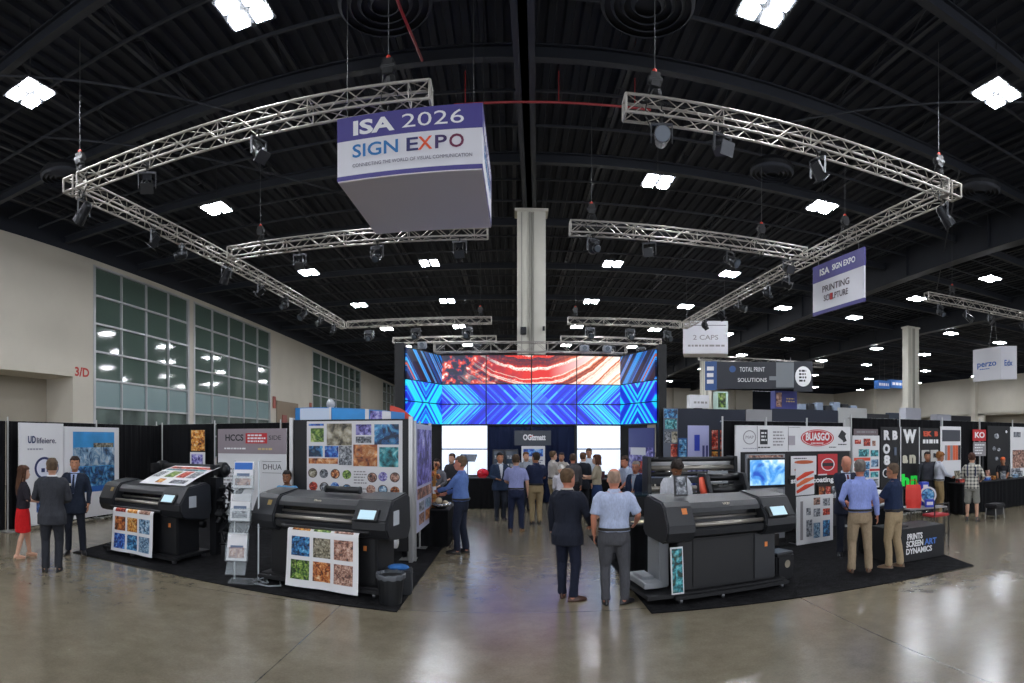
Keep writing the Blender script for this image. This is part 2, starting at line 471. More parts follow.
for k in named: spots.append(k)
spots.append((-4.9, 18.4))
for y in (27.4, 35, 43, 51.5, 63, 76):
    for x in (-10.2 if y < 30 else -9.6, -4.0, 4.9, 11.0): spots.append((x, y))
for x in (17.0, 22.6, 32.0, 38, 47, 56):
    for y in (20.3, 26.3, 33, 43, 53, 65, 80):
        if x == 17.0 and y < 33: continue
        if x > 30 and y in (20.3, 26.3): continue
        spots.append((x, y))
for y in (.6, -8.5, -17):  # unseen rows added behind the camera, same fixture, to light what faces it
    for x in (-15.5, -5.2, 4.9, 15.5, 27): spots.append((x, y))
for x, y in ((-16, 9.4), (-16.2, 18.4), (-16, 29), (-16, 43), (16.8, 9.4), (30, 10)): spots.append((x, y))
spots = [s for s in spots if s not in ((-16, 29), (-16, 43), (-16.2, 18.4))]
proto = light_proto(); first = True; relabel = []
for (x, y) in spots:
    o = proto if first else dup(proto)
    first = False
    o.location = (x, y, LZ)
    last = o
    relabel.append((o, named.get((x, y))))
for o, lb in relabel:
    if lb: o['label'] = lb
ORD = ['first', 'second', 'third', 'fourth', 'fifth', 'sixth', 'seventh', 'eighth', 'ninth', 'tenth', 'eleventh', 'twelfth', 'thirteenth', 'fourteenth', 'fifteenth']
rows = {}
for o, lb in relabel: rows.setdefault(round(o.location.y / 3.2) if o.location.y > 5 else round(o.location.y / 9) - 50, []).append((o.location.x, o, lb))
for ri, key in enumerate(sorted(rows)):
    for ci, (x_, o, lb) in enumerate(sorted(rows[key], key=lambda q: q[0])):
        if not lb:
            o['label'] = ('unseen square high bay light overhead behind the view, row %s, %s from the left' if key < 0 else 'square high bay light in the %s row ahead, %s from the left in that row') % (ORD[ri if key < 0 else ri - sum(1 for k in rows if k < 0)], ORD[ci])
# ------------------------------------------------------------------ box trusses
trm = M('truss_aluminium', 'a5a19a', .5, .45, bump=.1, bscale=8)
def truss(p0, p1, label, s=.34, bay=.40, r=.027, name='box_truss', group=None, caps=True, seg=6):
    p0 = Vector(p0); p1 = Vector(p1); d = p1 - p0; L = d.length; a = math.atan2(d.y, d.x)
    t = thing(name, label, 'truss', p0, a, group)
    h = s / 2
    for j in (-1, 1):
        for k in (-1, 1): MB().cyl((0, j * h, k * h), (L, j * h, k * h), r, seg).build('chord', trm, t, smooth=True)
    m = MB(); n = max(1, round(L / bay)); b = L / n; q = r * .48
    faces = [((-h, -h), (h, -h)), ((-h, h), (h, h)), ((-h, -h), (-h, h)), ((h, -h), (h, h))]
    for (A, B) in faces:
        for i in range(n):
            e0, e1 = (A, B) if i % 2 == 0 else (B, A)
            m.cyl((i * b, e0[0], e0[1]), ((i + 1) * b, e1[0], e1[1]), q, 4)
        for i in list(range(0, n, 5)) + [n]: m.cyl((i * b, A[0], A[1]), (i * b, B[0], B[1]), q, 4)
    m.build('lacing', trm, t)
    if caps:
        for x in (0, L):
            m = MB()
            for (A, B) in faces: m.cyl((x, A[0], A[1]), (x, B[0], B[1]), r * 1.05, 6)
            m.build('end_frame', trm, t)
    return t
TZ = 8.6
FL, FR = (-10.0, 10.3), (10.25, 10.4)
ML, MR = (-9.6, 17.2), (10.1, 17.1)
RL, RR = (-9.3, 30.4), (9.5, 30.3)
T3 = lambda p, z=TZ: (p[0], p[1], z)
truss(T3((FL[0] + .3, 10.3)), (-1.5, 10.45, TZ), 'front left box truss running behind the hanging box sign')
truss((2.15, 10.75, TZ), (9.95, 10.5, TZ), 'front right box truss over the open aisle')
truss((-10.0, 10.6, TZ), (-9.3, 30.1, TZ), 'long left side box truss running away over the left booths')
truss((10.2, 10.8, TZ), (9.5, 30.0, TZ), 'long right side box truss running away over the right booths')
truss((-9.3, 17.2, TZ), (-.75, 17.5, TZ), 'middle cross box truss passing behind the hanging box sign')
truss((1.75, 17.1, TZ), (9.65, 17.1, TZ), 'middle cross box truss right of the centre column')
truss((-9.0, 30.4, TZ), (-1.1, 30.5, TZ), 'rear cross box truss left of the centre column')
truss((3.0, 30.5, TZ), (9.2, 30.3, TZ), 'rear cross box truss right of the centre column')
truss((-7.6, 36, TZ), (-1.0, 36, TZ), 'small far box truss left of the column below the rear truss', bay=.6)
truss((3.1, 36, TZ), (9.6, 36, TZ), 'small far box truss right of the column below the rear truss', bay=.6)
truss((-2.7, 19.75, 5.42), (4.0, 19.75, 5.42), 'flat box truss lying along the top of the video wall', s=.33, bay=.4, r=.02)
truss((16.9, 19.0, TZ), (30, 17.6, TZ), 'box truss at the far right above the white hanging sign')
truss((14.5, 42.6, 8.7), (25.8, 42.6, 8.7), 'far box truss carrying the dark wraparound banner', bay=.7, r=.03)
def corner(p, label):
    t = thing('truss_corner', label, 'truss corner', (p[0], p[1], TZ))
    m = MB(); h = .165
    for i in (-1, 1):
        for j in (-1, 1):
            m.cyl((i * h, j * h, -h), (i * h, j * h, h), .028, 6); m.cyl((i * h, -h, j * h), (i * h, h, j * h), .028, 6); m.cyl((-h, i * h, j * h), (h, i * h, j * h), .028, 6)
    m.build('corner_frame', trm, t)
    for i in (-1, 1): MB().cyl((-h, -h, i * h), (h, h, i * h), .015, 5).cyl((h, -h, i * h), (-h, h, i * h), .015, 5).build('cross_brace', trm, t)
corner((FL[0], 10.3), 'open cube corner joining the front left and left side trusses')
corner((10.22, 10.5), 'open cube corner joining the front right and right side trusses')
corner((-9.3, 30.4), 'small open cube corner at the rear left of the rig')
corner((9.5, 30.3), 'small open cube corner at the rear right of the rig')

# chain hoists with their cables
blk = M('black_hardware', '17181a', .5, bump=.05)
def hoist(x, y, label, z=TZ, top=12.2):
    t = thing('chain_hoist', label, 'chain hoist', (x, y, z + .17))
    MB().box((0, 0, .42), (.2, .16, .3)).cyl((-.14, 0, .42), (.14, 0, .42), .09, 10).build('motor_body', blk, t, bevel=.015)
    MB().cyl((0, 0, .56), (0, 0, top - z - .17), .008, 5).build('chain', M('hoist_cable', '55575a', .6, .2), t)
    MB().ell((0, 0, .6), (.05, .05, .06), 8, 6).build('red_hook', M('hoist_red', 'c0301c', .5), t)
    m = MB()
    for i in (-1, 1): m.tube([(0, 0, .3), (i * .12, .05, .1), (i * .25, 0, -.02)], .02, 6)
    for i in (-1, 1): m.tube([(i * .1, 0, .3), (i * .18, .1, -.2), (i * .05, .05, -.5), (0, 0, -.3)], .014, 5)
    m.build('sling', blk, t)
    MB().ell((.05, .0, .15), (.1, .09, .14), 8, 6).build('chain_bag', M('chain_bag_cloth', '101113', .9), t)
    return t
hoist(-9.75, 10.3, 'chain hoist with red hook at the front left truss corner')
hoist(-2.3, 10.45, 'black chain hoist on the front truss just above the box sign')
hoist(2.75, 10.75, 'chain hoist at the open end of the front right truss')
hoist(9.75, 10.5, 'chain hoist with red hook at the front right truss corner')
hoist(-8.15, 17.25, 'chain hoist near the left end of the middle left truss')
hoist(2.4, 17.1, 'chain hoist at the inner end of the middle right truss')
hoist(8.0, 17.1, 'chain hoist near the outer end of the middle right truss')
hoist(10.05, 15.2, 'chain hoist on the right side truss above the hanging banner')
hoist(-1.7, 30.5, 'small chain hoist at the inner end of the rear left truss')
hoist(3.4, 30.5, 'small chain hoist at the inner end of the rear right truss')
hoist(18.4, 18.9, 'chain hoist on the far right truss near its left end')
hoist(-5.5, 10.35, 'chain hoist on the front left truss midway to the box sign', top=12.0) if False else None

# theatrical spotlights
def spot(x, y, pan, tilt, label, z=TZ, kind=0, sc=1.0):
    t = thing('stage_spotlight', label, 'spotlight', (x, y, z - .17), pan)
    t.scale = (sc,) * 3
    MB().cyl((0, 0, -.14), (0, 0, .03), .02, 6).box((0, 0, .02), (.08, .1, .1)).build('clamp', blk, t)
    m = MB().b2(-.2, .2, -.02, .02, -.17, -.13)
    for i in (-1, 1): m.box((i * .2, 0, -.32), (.02, .05, .36))
    m.build('yoke', M('spot_yoke_metal', '55575b', .4, .6), t)
    R = Matrix.Rotation(tilt, 4, 'X'); c = Vector((0, 0, -.42))
    def rot(mb): mb.v = [tuple(R @ Vector(v) + c) for v in mb.v]; return mb
    if kind == 0:
        rot(MB().tube([(0, .26, 0), (0, .2, 0), (0, -.05, 0), (0, -.12, 0), (0, -.3, 0)], [.07, .12, .13, .15, .16], 16)).build('can', M('spot_can', '26282c', .35, .4), t, smooth=False)
        rot(MB().cyl((0, -.27, 0), (0, -.305, 0), .14, 16)).build('lens', M('spot_lens', '4b535c', .1, .2), t)
    elif kind == 1:
        rot(MB().tube([(0, .2, 0), (0, -.15, 0)], [.13, .15], 4).box((0, .1, .08), (.2, .3, .1))).build('lamp_head', M('spot_can', '26282c', .35, .4), t, bevel=.012)
        rot(MB().box((0, -.17, 0), (.3, .02, .26))).build('barn_door', M('spot_door', '4a4c50', .35, .5), t)
        rot(MB().cyl((0, -.14, 0), (0, -.165, 0), .09, 12)).build('lens', M('spot_lens', '4b535c', .1, .2), t)
    else:
        MB().box((0, 0, -.23), (.3, .2, .12)).build('base', M('spot_can', '26282c', .35, .4), t, bevel=.02)
        rot(MB().ell((0, 0, 0), (.15, .2, .17), 12, 8).cyl((0, -.12, 0), (0, -.24, 0), .12, 14)).build('moving_head', M('spot_can', '26282c', .35, .4), t, smooth=True)
        rot(MB().cyl((0, -.24, 0), (0, -.25, 0), .1, 14)).build('lens', M('spot_lens', '4b535c', .1, .2), t)
    return t
NUM = ['first', 'second', 'third', 'fourth', 'fifth', 'sixth', 'seventh', 'eighth', 'ninth', 'tenth']
rs = random.Random(3)
for i, x in enumerate((-7.75, -4.95)):
    spot(x, 10.4, .6 * (i + 1), .9, 'black barn-door spotlight hanging %s under the front left truss' % ('midway' if i == 0 else 'just left of the box sign'), kind=1, sc=1.0)
for i, x in enumerate((2.85, 4.1, 6.3)):
    spot(x, 10.6, (-.2, .3, 1.9)[i], (.2, .3, .8)[i], 'black spotlight under the front right truss, %s from its inner end' % NUM[i], kind=(0, 1, 1)[i], sc=1.02)
for i, y in enumerate((10.6, 13.5, 14.9, 17.6, 20.2, 22.5, 24.6, 26.6, 28.6)):
    spot(-9.9 + (y - 10.4) * .035, y, -1.2 + rs.uniform(-.8, .8), rs.uniform(.3, 1.1), 'spotlight under the long left side truss, %s from the near corner' % NUM[i], kind=(0, 1, 2)[i % 3], sc=1.02)
for i, y in enumerate((10.7, 18.8, 20.4, 23.0, 25.0, 27.2)):
    spot(10.15 - (y - 10.4) * .035, y, 1.2 + rs.uniform(-.8, .8), rs.uniform(.3, 1.1), 'spotlight under the long right side truss, %s from the near corner' % NUM[i], kind=(0, 1, 2)[i % 3], sc=1.02)
for i, x in enumerate((-6.8, -4.2, -1.6)):
    spot(x, 17.4, rs.uniform(-.6, .6), rs.uniform(.3, 1), 'spotlight under the middle left truss, %s from its outer end' % NUM[i], kind=(1, 2, 1)[i], sc=1.02)
for i, x in enumerate((2.45, 4.2, 6.9, 9.0)):
    spot(x, 17.1, rs.uniform(-.6, .6), rs.uniform(.2, .9), 'spotlight under the middle right truss, %s from its inner end' % NUM[i], kind=(2, 1, 0, 1)[i], sc=1.02)
for i, x in enumerate((-7.8, -5.2, -2.4)):
    spot(x, 30.5, rs.uniform(-.6, .6), .5, 'small spotlight under the rear left truss, %s from its outer end' % NUM[i], kind=2, sc=1.3)
for i, x in enumerate((4.2, 6.4, 8.5)):
    spot(x, 30.4, rs.uniform(-.6, .6), .5, 'small spotlight under the rear right truss, %s from its inner end' % NUM[i], kind=2, sc=1.3)
for i, x in enumerate((-6.2, -4.6, -2.2)):
    spot(x, 36, 0, .4, 'tiny dark lamp on the small far left truss, %s from its outer end' % NUM[i], kind=2, sc=1.5)
for i, x in enumerate((4.6, 6.3, 8.3)):
    spot(x, 36, 0, .4, 'tiny dark lamp on the small far right truss, %s from its inner end' % NUM[i], kind=2, sc=1.5)
for i, x in enumerate((17.6, 19.2, 20.6, 23.0)):
    spot(x, 18.9 - (x - 17) * .1, rs.uniform(-.6, .6), .7, 'spotlight under the truss at the far right, %s from its left end' % NUM[i], kind=(2, 0, 1, 0)[i], sc=1.02)
# ------------------------------------------------------------------ video wall
VX0, VX1, VY = -2.5, 3.87, 20.0
LO, RO = (-3.41, 17.95), (4.67, 17.95)
ZT = [2.74, 3.46, 4.16, 5.18]
xc = (VX0 + VX1) / 2
def chevron_mat():
    b = NB('screen_blue_chevrons', .3, emit=1.15)
    ax = b.math('ABSOLUTE', b.x)
    az_ = b.math('ABSOLUTE', b.math('SUBTRACT', b.z, 3.46))
    s = b.math('SUBTRACT', ax, b.math('MULTIPLY', az_, 1.0))
    st = b.noise(1.15, dim='1D', wv=b.math('ADD', s, 1.7), detail=3, rough=.72)
    fine = b.noise(5.0, dim='1D', wv=b.math('ADD', s, 5), detail=2)
    c = b.ramp(st, [(0.36, '0b1fb0'), (0.45, '1226dc'), (0.53, '1a38ea'), (0.545, '22c4f4'), (0.585, '2ad8fa'), (0.60, '1534dc')])
    c = b.mix(b.math('MULTIPLY', b.math('GREATER_THAN', fine, .61), .7), c, '52ccf6')
    # large calmer areas
    big = b.noise(.5, b.co, detail=1)
    c = b.mix(b.math('MULTIPLY', b.math('GREATER_THAN', big, .56), .45), c, '0f22c8')
    # pale diamond in the centre
    d = b.math('SUBTRACT', .75, b.math('ADD', ax, az_))
    c = b.mix(b.math('MULTIPLY', b.math('GREATER_THAN', d, 0.0), .45), c, '3f78f2')
    return b.out(c)
def strata_mat():
    b = NB('screen_red_strata', .3, emit=1.1)
    x2 = b.math('MULTIPLY', b.math('MULTIPLY', b.x, b.x), .17)
    s = b.math('SUBTRACT', b.z, x2)
    s = b.math('ADD', s, b.math('MULTIPLY', b.math('SUBTRACT', b.noise(1.3, b.co, detail=5), .5), .35))
    st = b.noise(2.0, dim='1D', wv=b.math('ADD', s, 2.3), detail=5, rough=.72)
    grain = b.noise(14, b.co, detail=4)
    st = b.math('ADD', st, b.math('MULTIPLY', b.math('SUBTRACT', grain, .5), .12))
    c = b.ramp(st, [(0.33, '1a1030'), (0.40, '8a0c10'), (0.43, 'dc2214'), (0.485, 'e8341f'), (0.50, 'fdf0e8'), (0.56, 'f8d2bc'), (0.585, 'd81e14')])
    # right side paler, left side dark blue
    rt = b.math('MULTIPLY', b.math('ADD', b.x, -.6), .5)
    rtc = b.nt.nodes.new('ShaderNodeClamp'); b.nt.links.new(rt, rtc.inputs[0])
    c2 = b.ramp(st, [(0.34, '98200e'), (0.42, 'ee8a4c'), (0.50, 'fbe8d8'), (0.66, 'fdfcfa')])
    c = b.mix(rtc.outputs[0], c, c2)
    lf = b.math('MULTIPLY', b.math('SUBTRACT', -.6, b.x), .55)
    lf = b.math('ADD', lf, b.math('MULTIPLY', b.math('SUBTRACT', b.noise(1.7, b.co), .5), 2.0))
    lfc = b.nt.nodes.new('ShaderNodeClamp'); b.nt.links.new(lf, lfc.inputs[0])
    c3 = b.ramp(b.noise(5, b.co, detail=6), [(0.4, '0d1330'), (0.50, '1a2450'), (0.54, 'c4201a'), (0.60, 'd8503a'), (0.66, 'f3e8e4')])
    c = b.mix(lfc.outputs[0], c, c3)
    return b.out(c)
def wing_mat(name, sgn, seed):
    b = NB(name, .3, emit=1.1)
    s = b.math('ADD', b.math('MULTIPLY', b.x, sgn * 1.3), b.z)
    st = b.noise(2.0, dim='1D', wv=b.math('ADD', s, seed), detail=4, rough=.7)
    c = b.ramp(st, [(0.40, '0a0f24'), (0.50, '10224a'), (0.545, '1d6fd8'), (0.60, '39b4f2'), (0.64, '16284f'), (0.70, 'e0604a')])
    return b.out(c)
def wingblue_mat(name, seed):
    b = NB(name, .3, emit=1.15)
    az_ = b.math('ABSOLUTE', b.math('SUBTRACT', b.z, 3.46))
    s = b.math('ADD', b.math('ABSOLUTE', b.math('SUBTRACT', b.x, 1.15)), b.math('MULTIPLY', az_, -1.0))
    st = b.noise(1.9, dim='1D', wv=b.math('ADD', s, seed), detail=3, rough=.7)
    c = b.ramp(st, [(0.38, '1424b8'), (0.46, '2438e0'), (0.50, '14c0ee'), (0.62, '2fe0f4'), (0.68, '2038d8')])
    return b.out(c)
chev, strat = chevron_mat(), strata_mat()
bez = M('screen_bezel', '050506', .4)
vw = thing('video_wall', 'large curved video wall with red strata and blue chevron pictures', 'video wall', (xc, VY, 0), 0)
hw = (VX1 - VX0) / 2
tw = (VX1 - VX0) / 4
def tiles(parent, x0, wdt, n, rows, mats, gap=.02):
    for i in range(n):
        for k in range(len(rows) - 1):
            m = MB().b2(x0 + i * wdt + gap, x0 + (i + 1) * wdt - gap, -.06, 0, rows[k] + gap, rows[k + 1] - gap)
            m.build('screen_tile', mats[k], parent)
tiles(vw, -hw, tw, 4, ZT, [chev, chev, strat])
MB().b2(-hw, hw, 0, .22, ZT[0] - .02, ZT[-1] + .03).build('backing_frame', bez, vw)
def wing(px, P, Q, label, mats):
    """wing hinged between plan points P -> Q, left to right"""
    d = Vector((Q[0] - P[0], Q[1] - P[1], 0)); L = d.length; a = math.atan2(d.y, d.x)
    e = bpy.data.objects.new('angled_wing', None); C.objects.link(e); e.parent = vw
    e.location = (P[0] - xc, P[1] - VY, 0); e.rotation_euler = (0, 0, a)
    tiles(e, 0, L, 1, ZT, mats)
    MB().b2(0, L, 0, .2, ZT[0] - .02, ZT[-1] + .03).build('wing_backing', bez, e)
    return e
wing(0, LO, (VX0, VY), '', [wingblue_mat('screen_left_wing_blue', 2.0)] * 2 + [wing_mat('screen_left_wing_dark', .8, 3.0)])
wing(0, (VX1, VY), RO, '', [wingblue_mat('screen_right_wing_blue', 7.0)] * 2 + [wing_mat('screen_right_wing_dark', -.8, 11.0)])
MB().b2(-3.72 - xc, -3.42 - xc, -2.2, -1.85, 0, 5.3).build('side_tower', M('tower_black', '0b0c0f', .6), vw)
MB().b2(4.68 - xc, 4.95 - xc, -2.2, -1.85, 0, 5.3).build('side_tower', M('tower_black', '0b0c0f', .6), vw)
MB().b2(-3.7 - xc, 4.9 - xc, .25, .35, 0, 5.2).build('rear_cover', M('tower_black', '0b0c0f', .6), vw)
# lamps and clutter on top of the wall
for i, (x, lb) in enumerate(((-3.0, 'small box light on the left end of the video wall'), (2.5, 'pale round work lamp on top of the video wall'), (3.3, 'small grey projector on the right of the video wall top'))):
    t = thing('work_lamp', lb, 'lamp', (x, 19.6 if i else 18.9, 5.25))
    MB().box((0, 0, .12), (.3, .25, .22)).build('lamp_body', M('worklamp_grey', '8b9098', .5), t, bevel=.03)
    MB().cyl((0, -.13, .12), (0, -.16, .12), .08, 12).build('lens', M('spot_lens', '7f8994', .1, .2), t)
# white lower screens
wh = M('white_screen_light', 'dfe9fb', .5, emit=.85)
def low_screen(x0, x1, label):
    t = thing('white_screen', label, 'screen', ((x0 + x1) / 2, VY - .05, 0))
    w2 = (x1 - x0) / 2
    MB().b2(-w2, w2, 0, .08, .95, 2.72).build('screen_frame', bez, t)
    for a, b_ in ((.98, 1.86), (1.9, 2.7)): MB().b2(-w2 + .02, w2 - .02, -.02, -.001, a, b_).build('screen_tile', wh, t)
    MB().b2(-w2, w2, .02, .1, 0, .95).build('lower_skirt', M('tower_black', '0b0c0f', .6), t)
low_screen(VX0 + .02, VX0 + 1.66, 'blank white glowing screen under the left of the video wall')
low_screen(VX1 - 1.6, VX1 - .02, 'blank white glowing screen under the right of the video wall')
# ------------------------------------------------------------------ booth building blocks
clothm = M('black_drape_cloth', '0e0f12', .9, bump=.25, bscale=3, stretch=(1, 1, .15), spec=.2)
polem = M('drape_pole', 'b9b9b8', .35, .7)
whitep = M('white_board', 'dcdcde', .55)
greyp = M('grey_print', '8d8a8d', .55)
mauve = M('mauve_print', '8e8389', .55)
blackp = M('black_board', '141518', .6)
inkm = M('black_ink', '1a1b20', .5)
inkn = M('navy_ink', '1d2c5c', .5)
inkr = M('red_ink', 'b3262a', .5)
inkw = M('white_ink', 'e8e8ea', .5)
redp2 = M('red_print', 'b9242a', .5)
carpm = M('black_carpet', '19191b', .97, bump=.9, bscale=30, var=.6, vscale=7, spec=.1)
silver = M('silver_metal', 'a8a8a8', .3, .9)
blackpl = M('black_plastic', '17181b', .42)
steel = M('dull_steel', '6b6d70', .4, .7)
def px_on_y(px, Y): return Y * math.tan(az(px))
def px_on_x(px, X): return X / math.tan(az(px))
def zat(py, x, y): return H + (HY - py) / F * math.hypot(x, y)
def rzof(P, Q): return math.atan2(Q[1] - P[1], Q[0] - P[0])
def mid(P, Q): return ((P[0] + Q[0]) / 2, (P[1] + Q[1]) / 2)

def drape(P, Q, label, top=2.75, n=3, z0=.03, cm=None, pm=None):
    L = math.hypot(Q[0] - P[0], Q[1] - P[1]); t = thing('pipe_and_drape', label, 'drape', (P[0], P[1], 0), rzof(P, Q))
    w_ = L / n
    for i in range(n):
        nu = max(24, int(w_ * 34)); ph = random.random() * 6
        def fn(u, v, i=i, ph=ph):
            x = i * w_ + .02 + u * (w_ - .04); s = math.sin(x * 26 + ph) * .6 + math.sin(x * 41 + ph * 2) * .4 + math.sin(x * 9) * .5
            return (x, .045 * s * (.35 + .65 * (1 - v)) , z0 + v * (top - z0 - .02))
        MB().grid(fn, nu, 5, .015).build('drape_panel', cm or clothm, t, smooth=True)
        if i < n: MB().cyl((i * w_, .085, top - .03), ((i + 1) * w_, .085, top - .03), .018, 6).build('crossbar', pm or polem, t)
    for i in range(n + 1):
        MB().cyl((i * w_, -.06, 0), (i * w_, -.06, top + .08), .022, 8).box((i * w_, -.06, .01), (.3, .3, .02)).build('upright_pole', pm or polem, t)
    return t
def board(name, P, Q, z0, z1, mat, label, cat, thick=.04, gap=0.0):
    """upright board from plan point P (left) to Q (right); local x runs 0..L, the face is at local y=0 looking to -y"""
    L = math.hypot(Q[0] - P[0], Q[1] - P[1]); t = thing(name, label, cat, (P[0], P[1], 0), rzof(P, Q))
    MB().b2(0, L, 0, thick, z0, z1).build('panel', mat, t, bevel=.004)
    t['L'] = L
    return t, L
def pic(t, x0, x1, z0, z1, mat, y=-.004, name='picture', th=.004):
    return MB().b2(x0, x1, y - th, y + th * .2, z0, z1).build(name, mat, t)
def disc(t, x, z, r, mat, y=-.004, name='round_picture', rz_=1.0, seg=20):
    return MB().add([(x + r * math.cos(a), y - .003, z + r * rz_ * math.sin(a)) for a in [2 * PI * k / seg for k in range(seg)]] + [(x + r * math.cos(a), y + .002, z + r * rz_ * math.sin(a)) for a in [2 * PI * k / seg for k in range(seg)]],
        [tuple(range(seg)), tuple(range(2 * seg - 1, seg - 1, -1))] + [(i, (i + 1) % seg, (i + 1) % seg + seg, i + seg) for i in range(seg)]).build(name, mat, t)
def ring(t, x, z, r, wd, mat, y=-.006, name='ring_mark', rz_=1.0, seg=28):
    m = MB(); rg = []
    for k in range(seg + 1):
        a = 2 * PI * k / seg
        rg.append([(x + q * math.cos(a), yy, z + q * rz_ * math.sin(a)) for q, yy in ((r, y), (r, y + .004), (r - wd, y + .004), (r - wd, y))])
    return m.loft(rg, cap=False).build(name, mat, t)
def lines(t, x0, x1, z0, z1, n, mat, y=-.005, name='text_lines', seed=0, fill=.45):
    """unreadably small lettering drawn as broken rules, one mesh"""
    r = random.Random(seed); m = MB(); dz = (z1 - z0) / n
    for i in range(n):
        z = z1 - dz * (i + .5); x = x0; e = x1 - (r.random() * .3 * (x1 - x0) if n > 1 else 0)
        while x < e:
            wd = r.uniform(.5, 1.6) * dz * .8; wd = min(wd, e - x)
            m.b2(x, x + wd, y - .001, y + .002, z - dz * fill / 2, z + dz * fill / 2); x += wd + dz * .25
    return m.build(name, mat, t)
def table(P, Q, depth, label, h=.78, cloth=True, name='skirted_table'):
    L = math.hypot(Q[0] - P[0], Q[1] - P[1]); t = thing(name, label, 'table', (P[0], P[1], 0), rzof(P, Q))
    MB().b2(-.02, L + .02, -.02, depth + .02, h - .03, h).build('table_top', M('table_cover_black', '1a1b1f', .8, bump=.1), t, bevel=.008)
    m = MB(); pts = []
    def per(s):
        for (a, b_, l) in (((0, 0), (L, 0), L), ((L, 0), (L, depth), depth), ((L, depth), (0, depth), L), ((0, depth), (0, 0), depth)):
            if s <= l: return (a[0] + (b_[0] - a[0]) * s / l, a[1] + (b_[1] - a[1]) * s / l, a, b_)
            s -= l
        return (0, 0, (0, depth), (0, 0))
    tot = 2 * (L + depth); n = int(tot * 36)
    rg = []
    for z, am in ((h - .02, .25), (h * .5, .8), (.02, 1.2)):
        row = []
        for k in range(n):
            s = tot * k / n; x, y, a, b_ = per(s)
            nx, ny = (b_[1] - a[1]), -(b_[0] - a[0]); l = math.hypot(nx, ny)
            o = .018 * am * math.sin(s * 30 + math.sin(s * 7) * 1.5)
            row.append((x + nx / l * o, y + ny / l * o, z))
        rg.append(row)
    m.loft(rg, cap=False).build('table_skirt', clothm, t, smooth=True)
    for x in (.06, L - .06):
        for y in (.06, depth - .06): MB().cyl((x, y, 0), (x, y, h - .03), .018, 6).build('leg', steel, t)
    return t

# carpets
def carpet(pts, label):
    m = MB(); n = len(pts)
    m.add([(x, y, .001) for x, y in pts] + [(x, y, .014) for x, y in pts], [tuple(range(n - 1, -1, -1)), tuple(range(n, 2 * n))] + [(i, (i + 1) % n, (i + 1) % n + n, i + n) for i in range(n)])
    return tag(m.build('booth_carpet', carpm), label, 'carpet')
carpet([(-7.75, 7.98), (-5.5, 7.75), (-3.4, 7.42), (-1.46, 7.12), (-1.38, 15.0), (-8.6, 15.0)], 'black booth carpet under the two printers on the left')
carpet([(1.75, 7.0), (7.2, 6.85), (8.9, 12.9), (1.75, 12.9)], 'black booth carpet under the printer booth on the right')

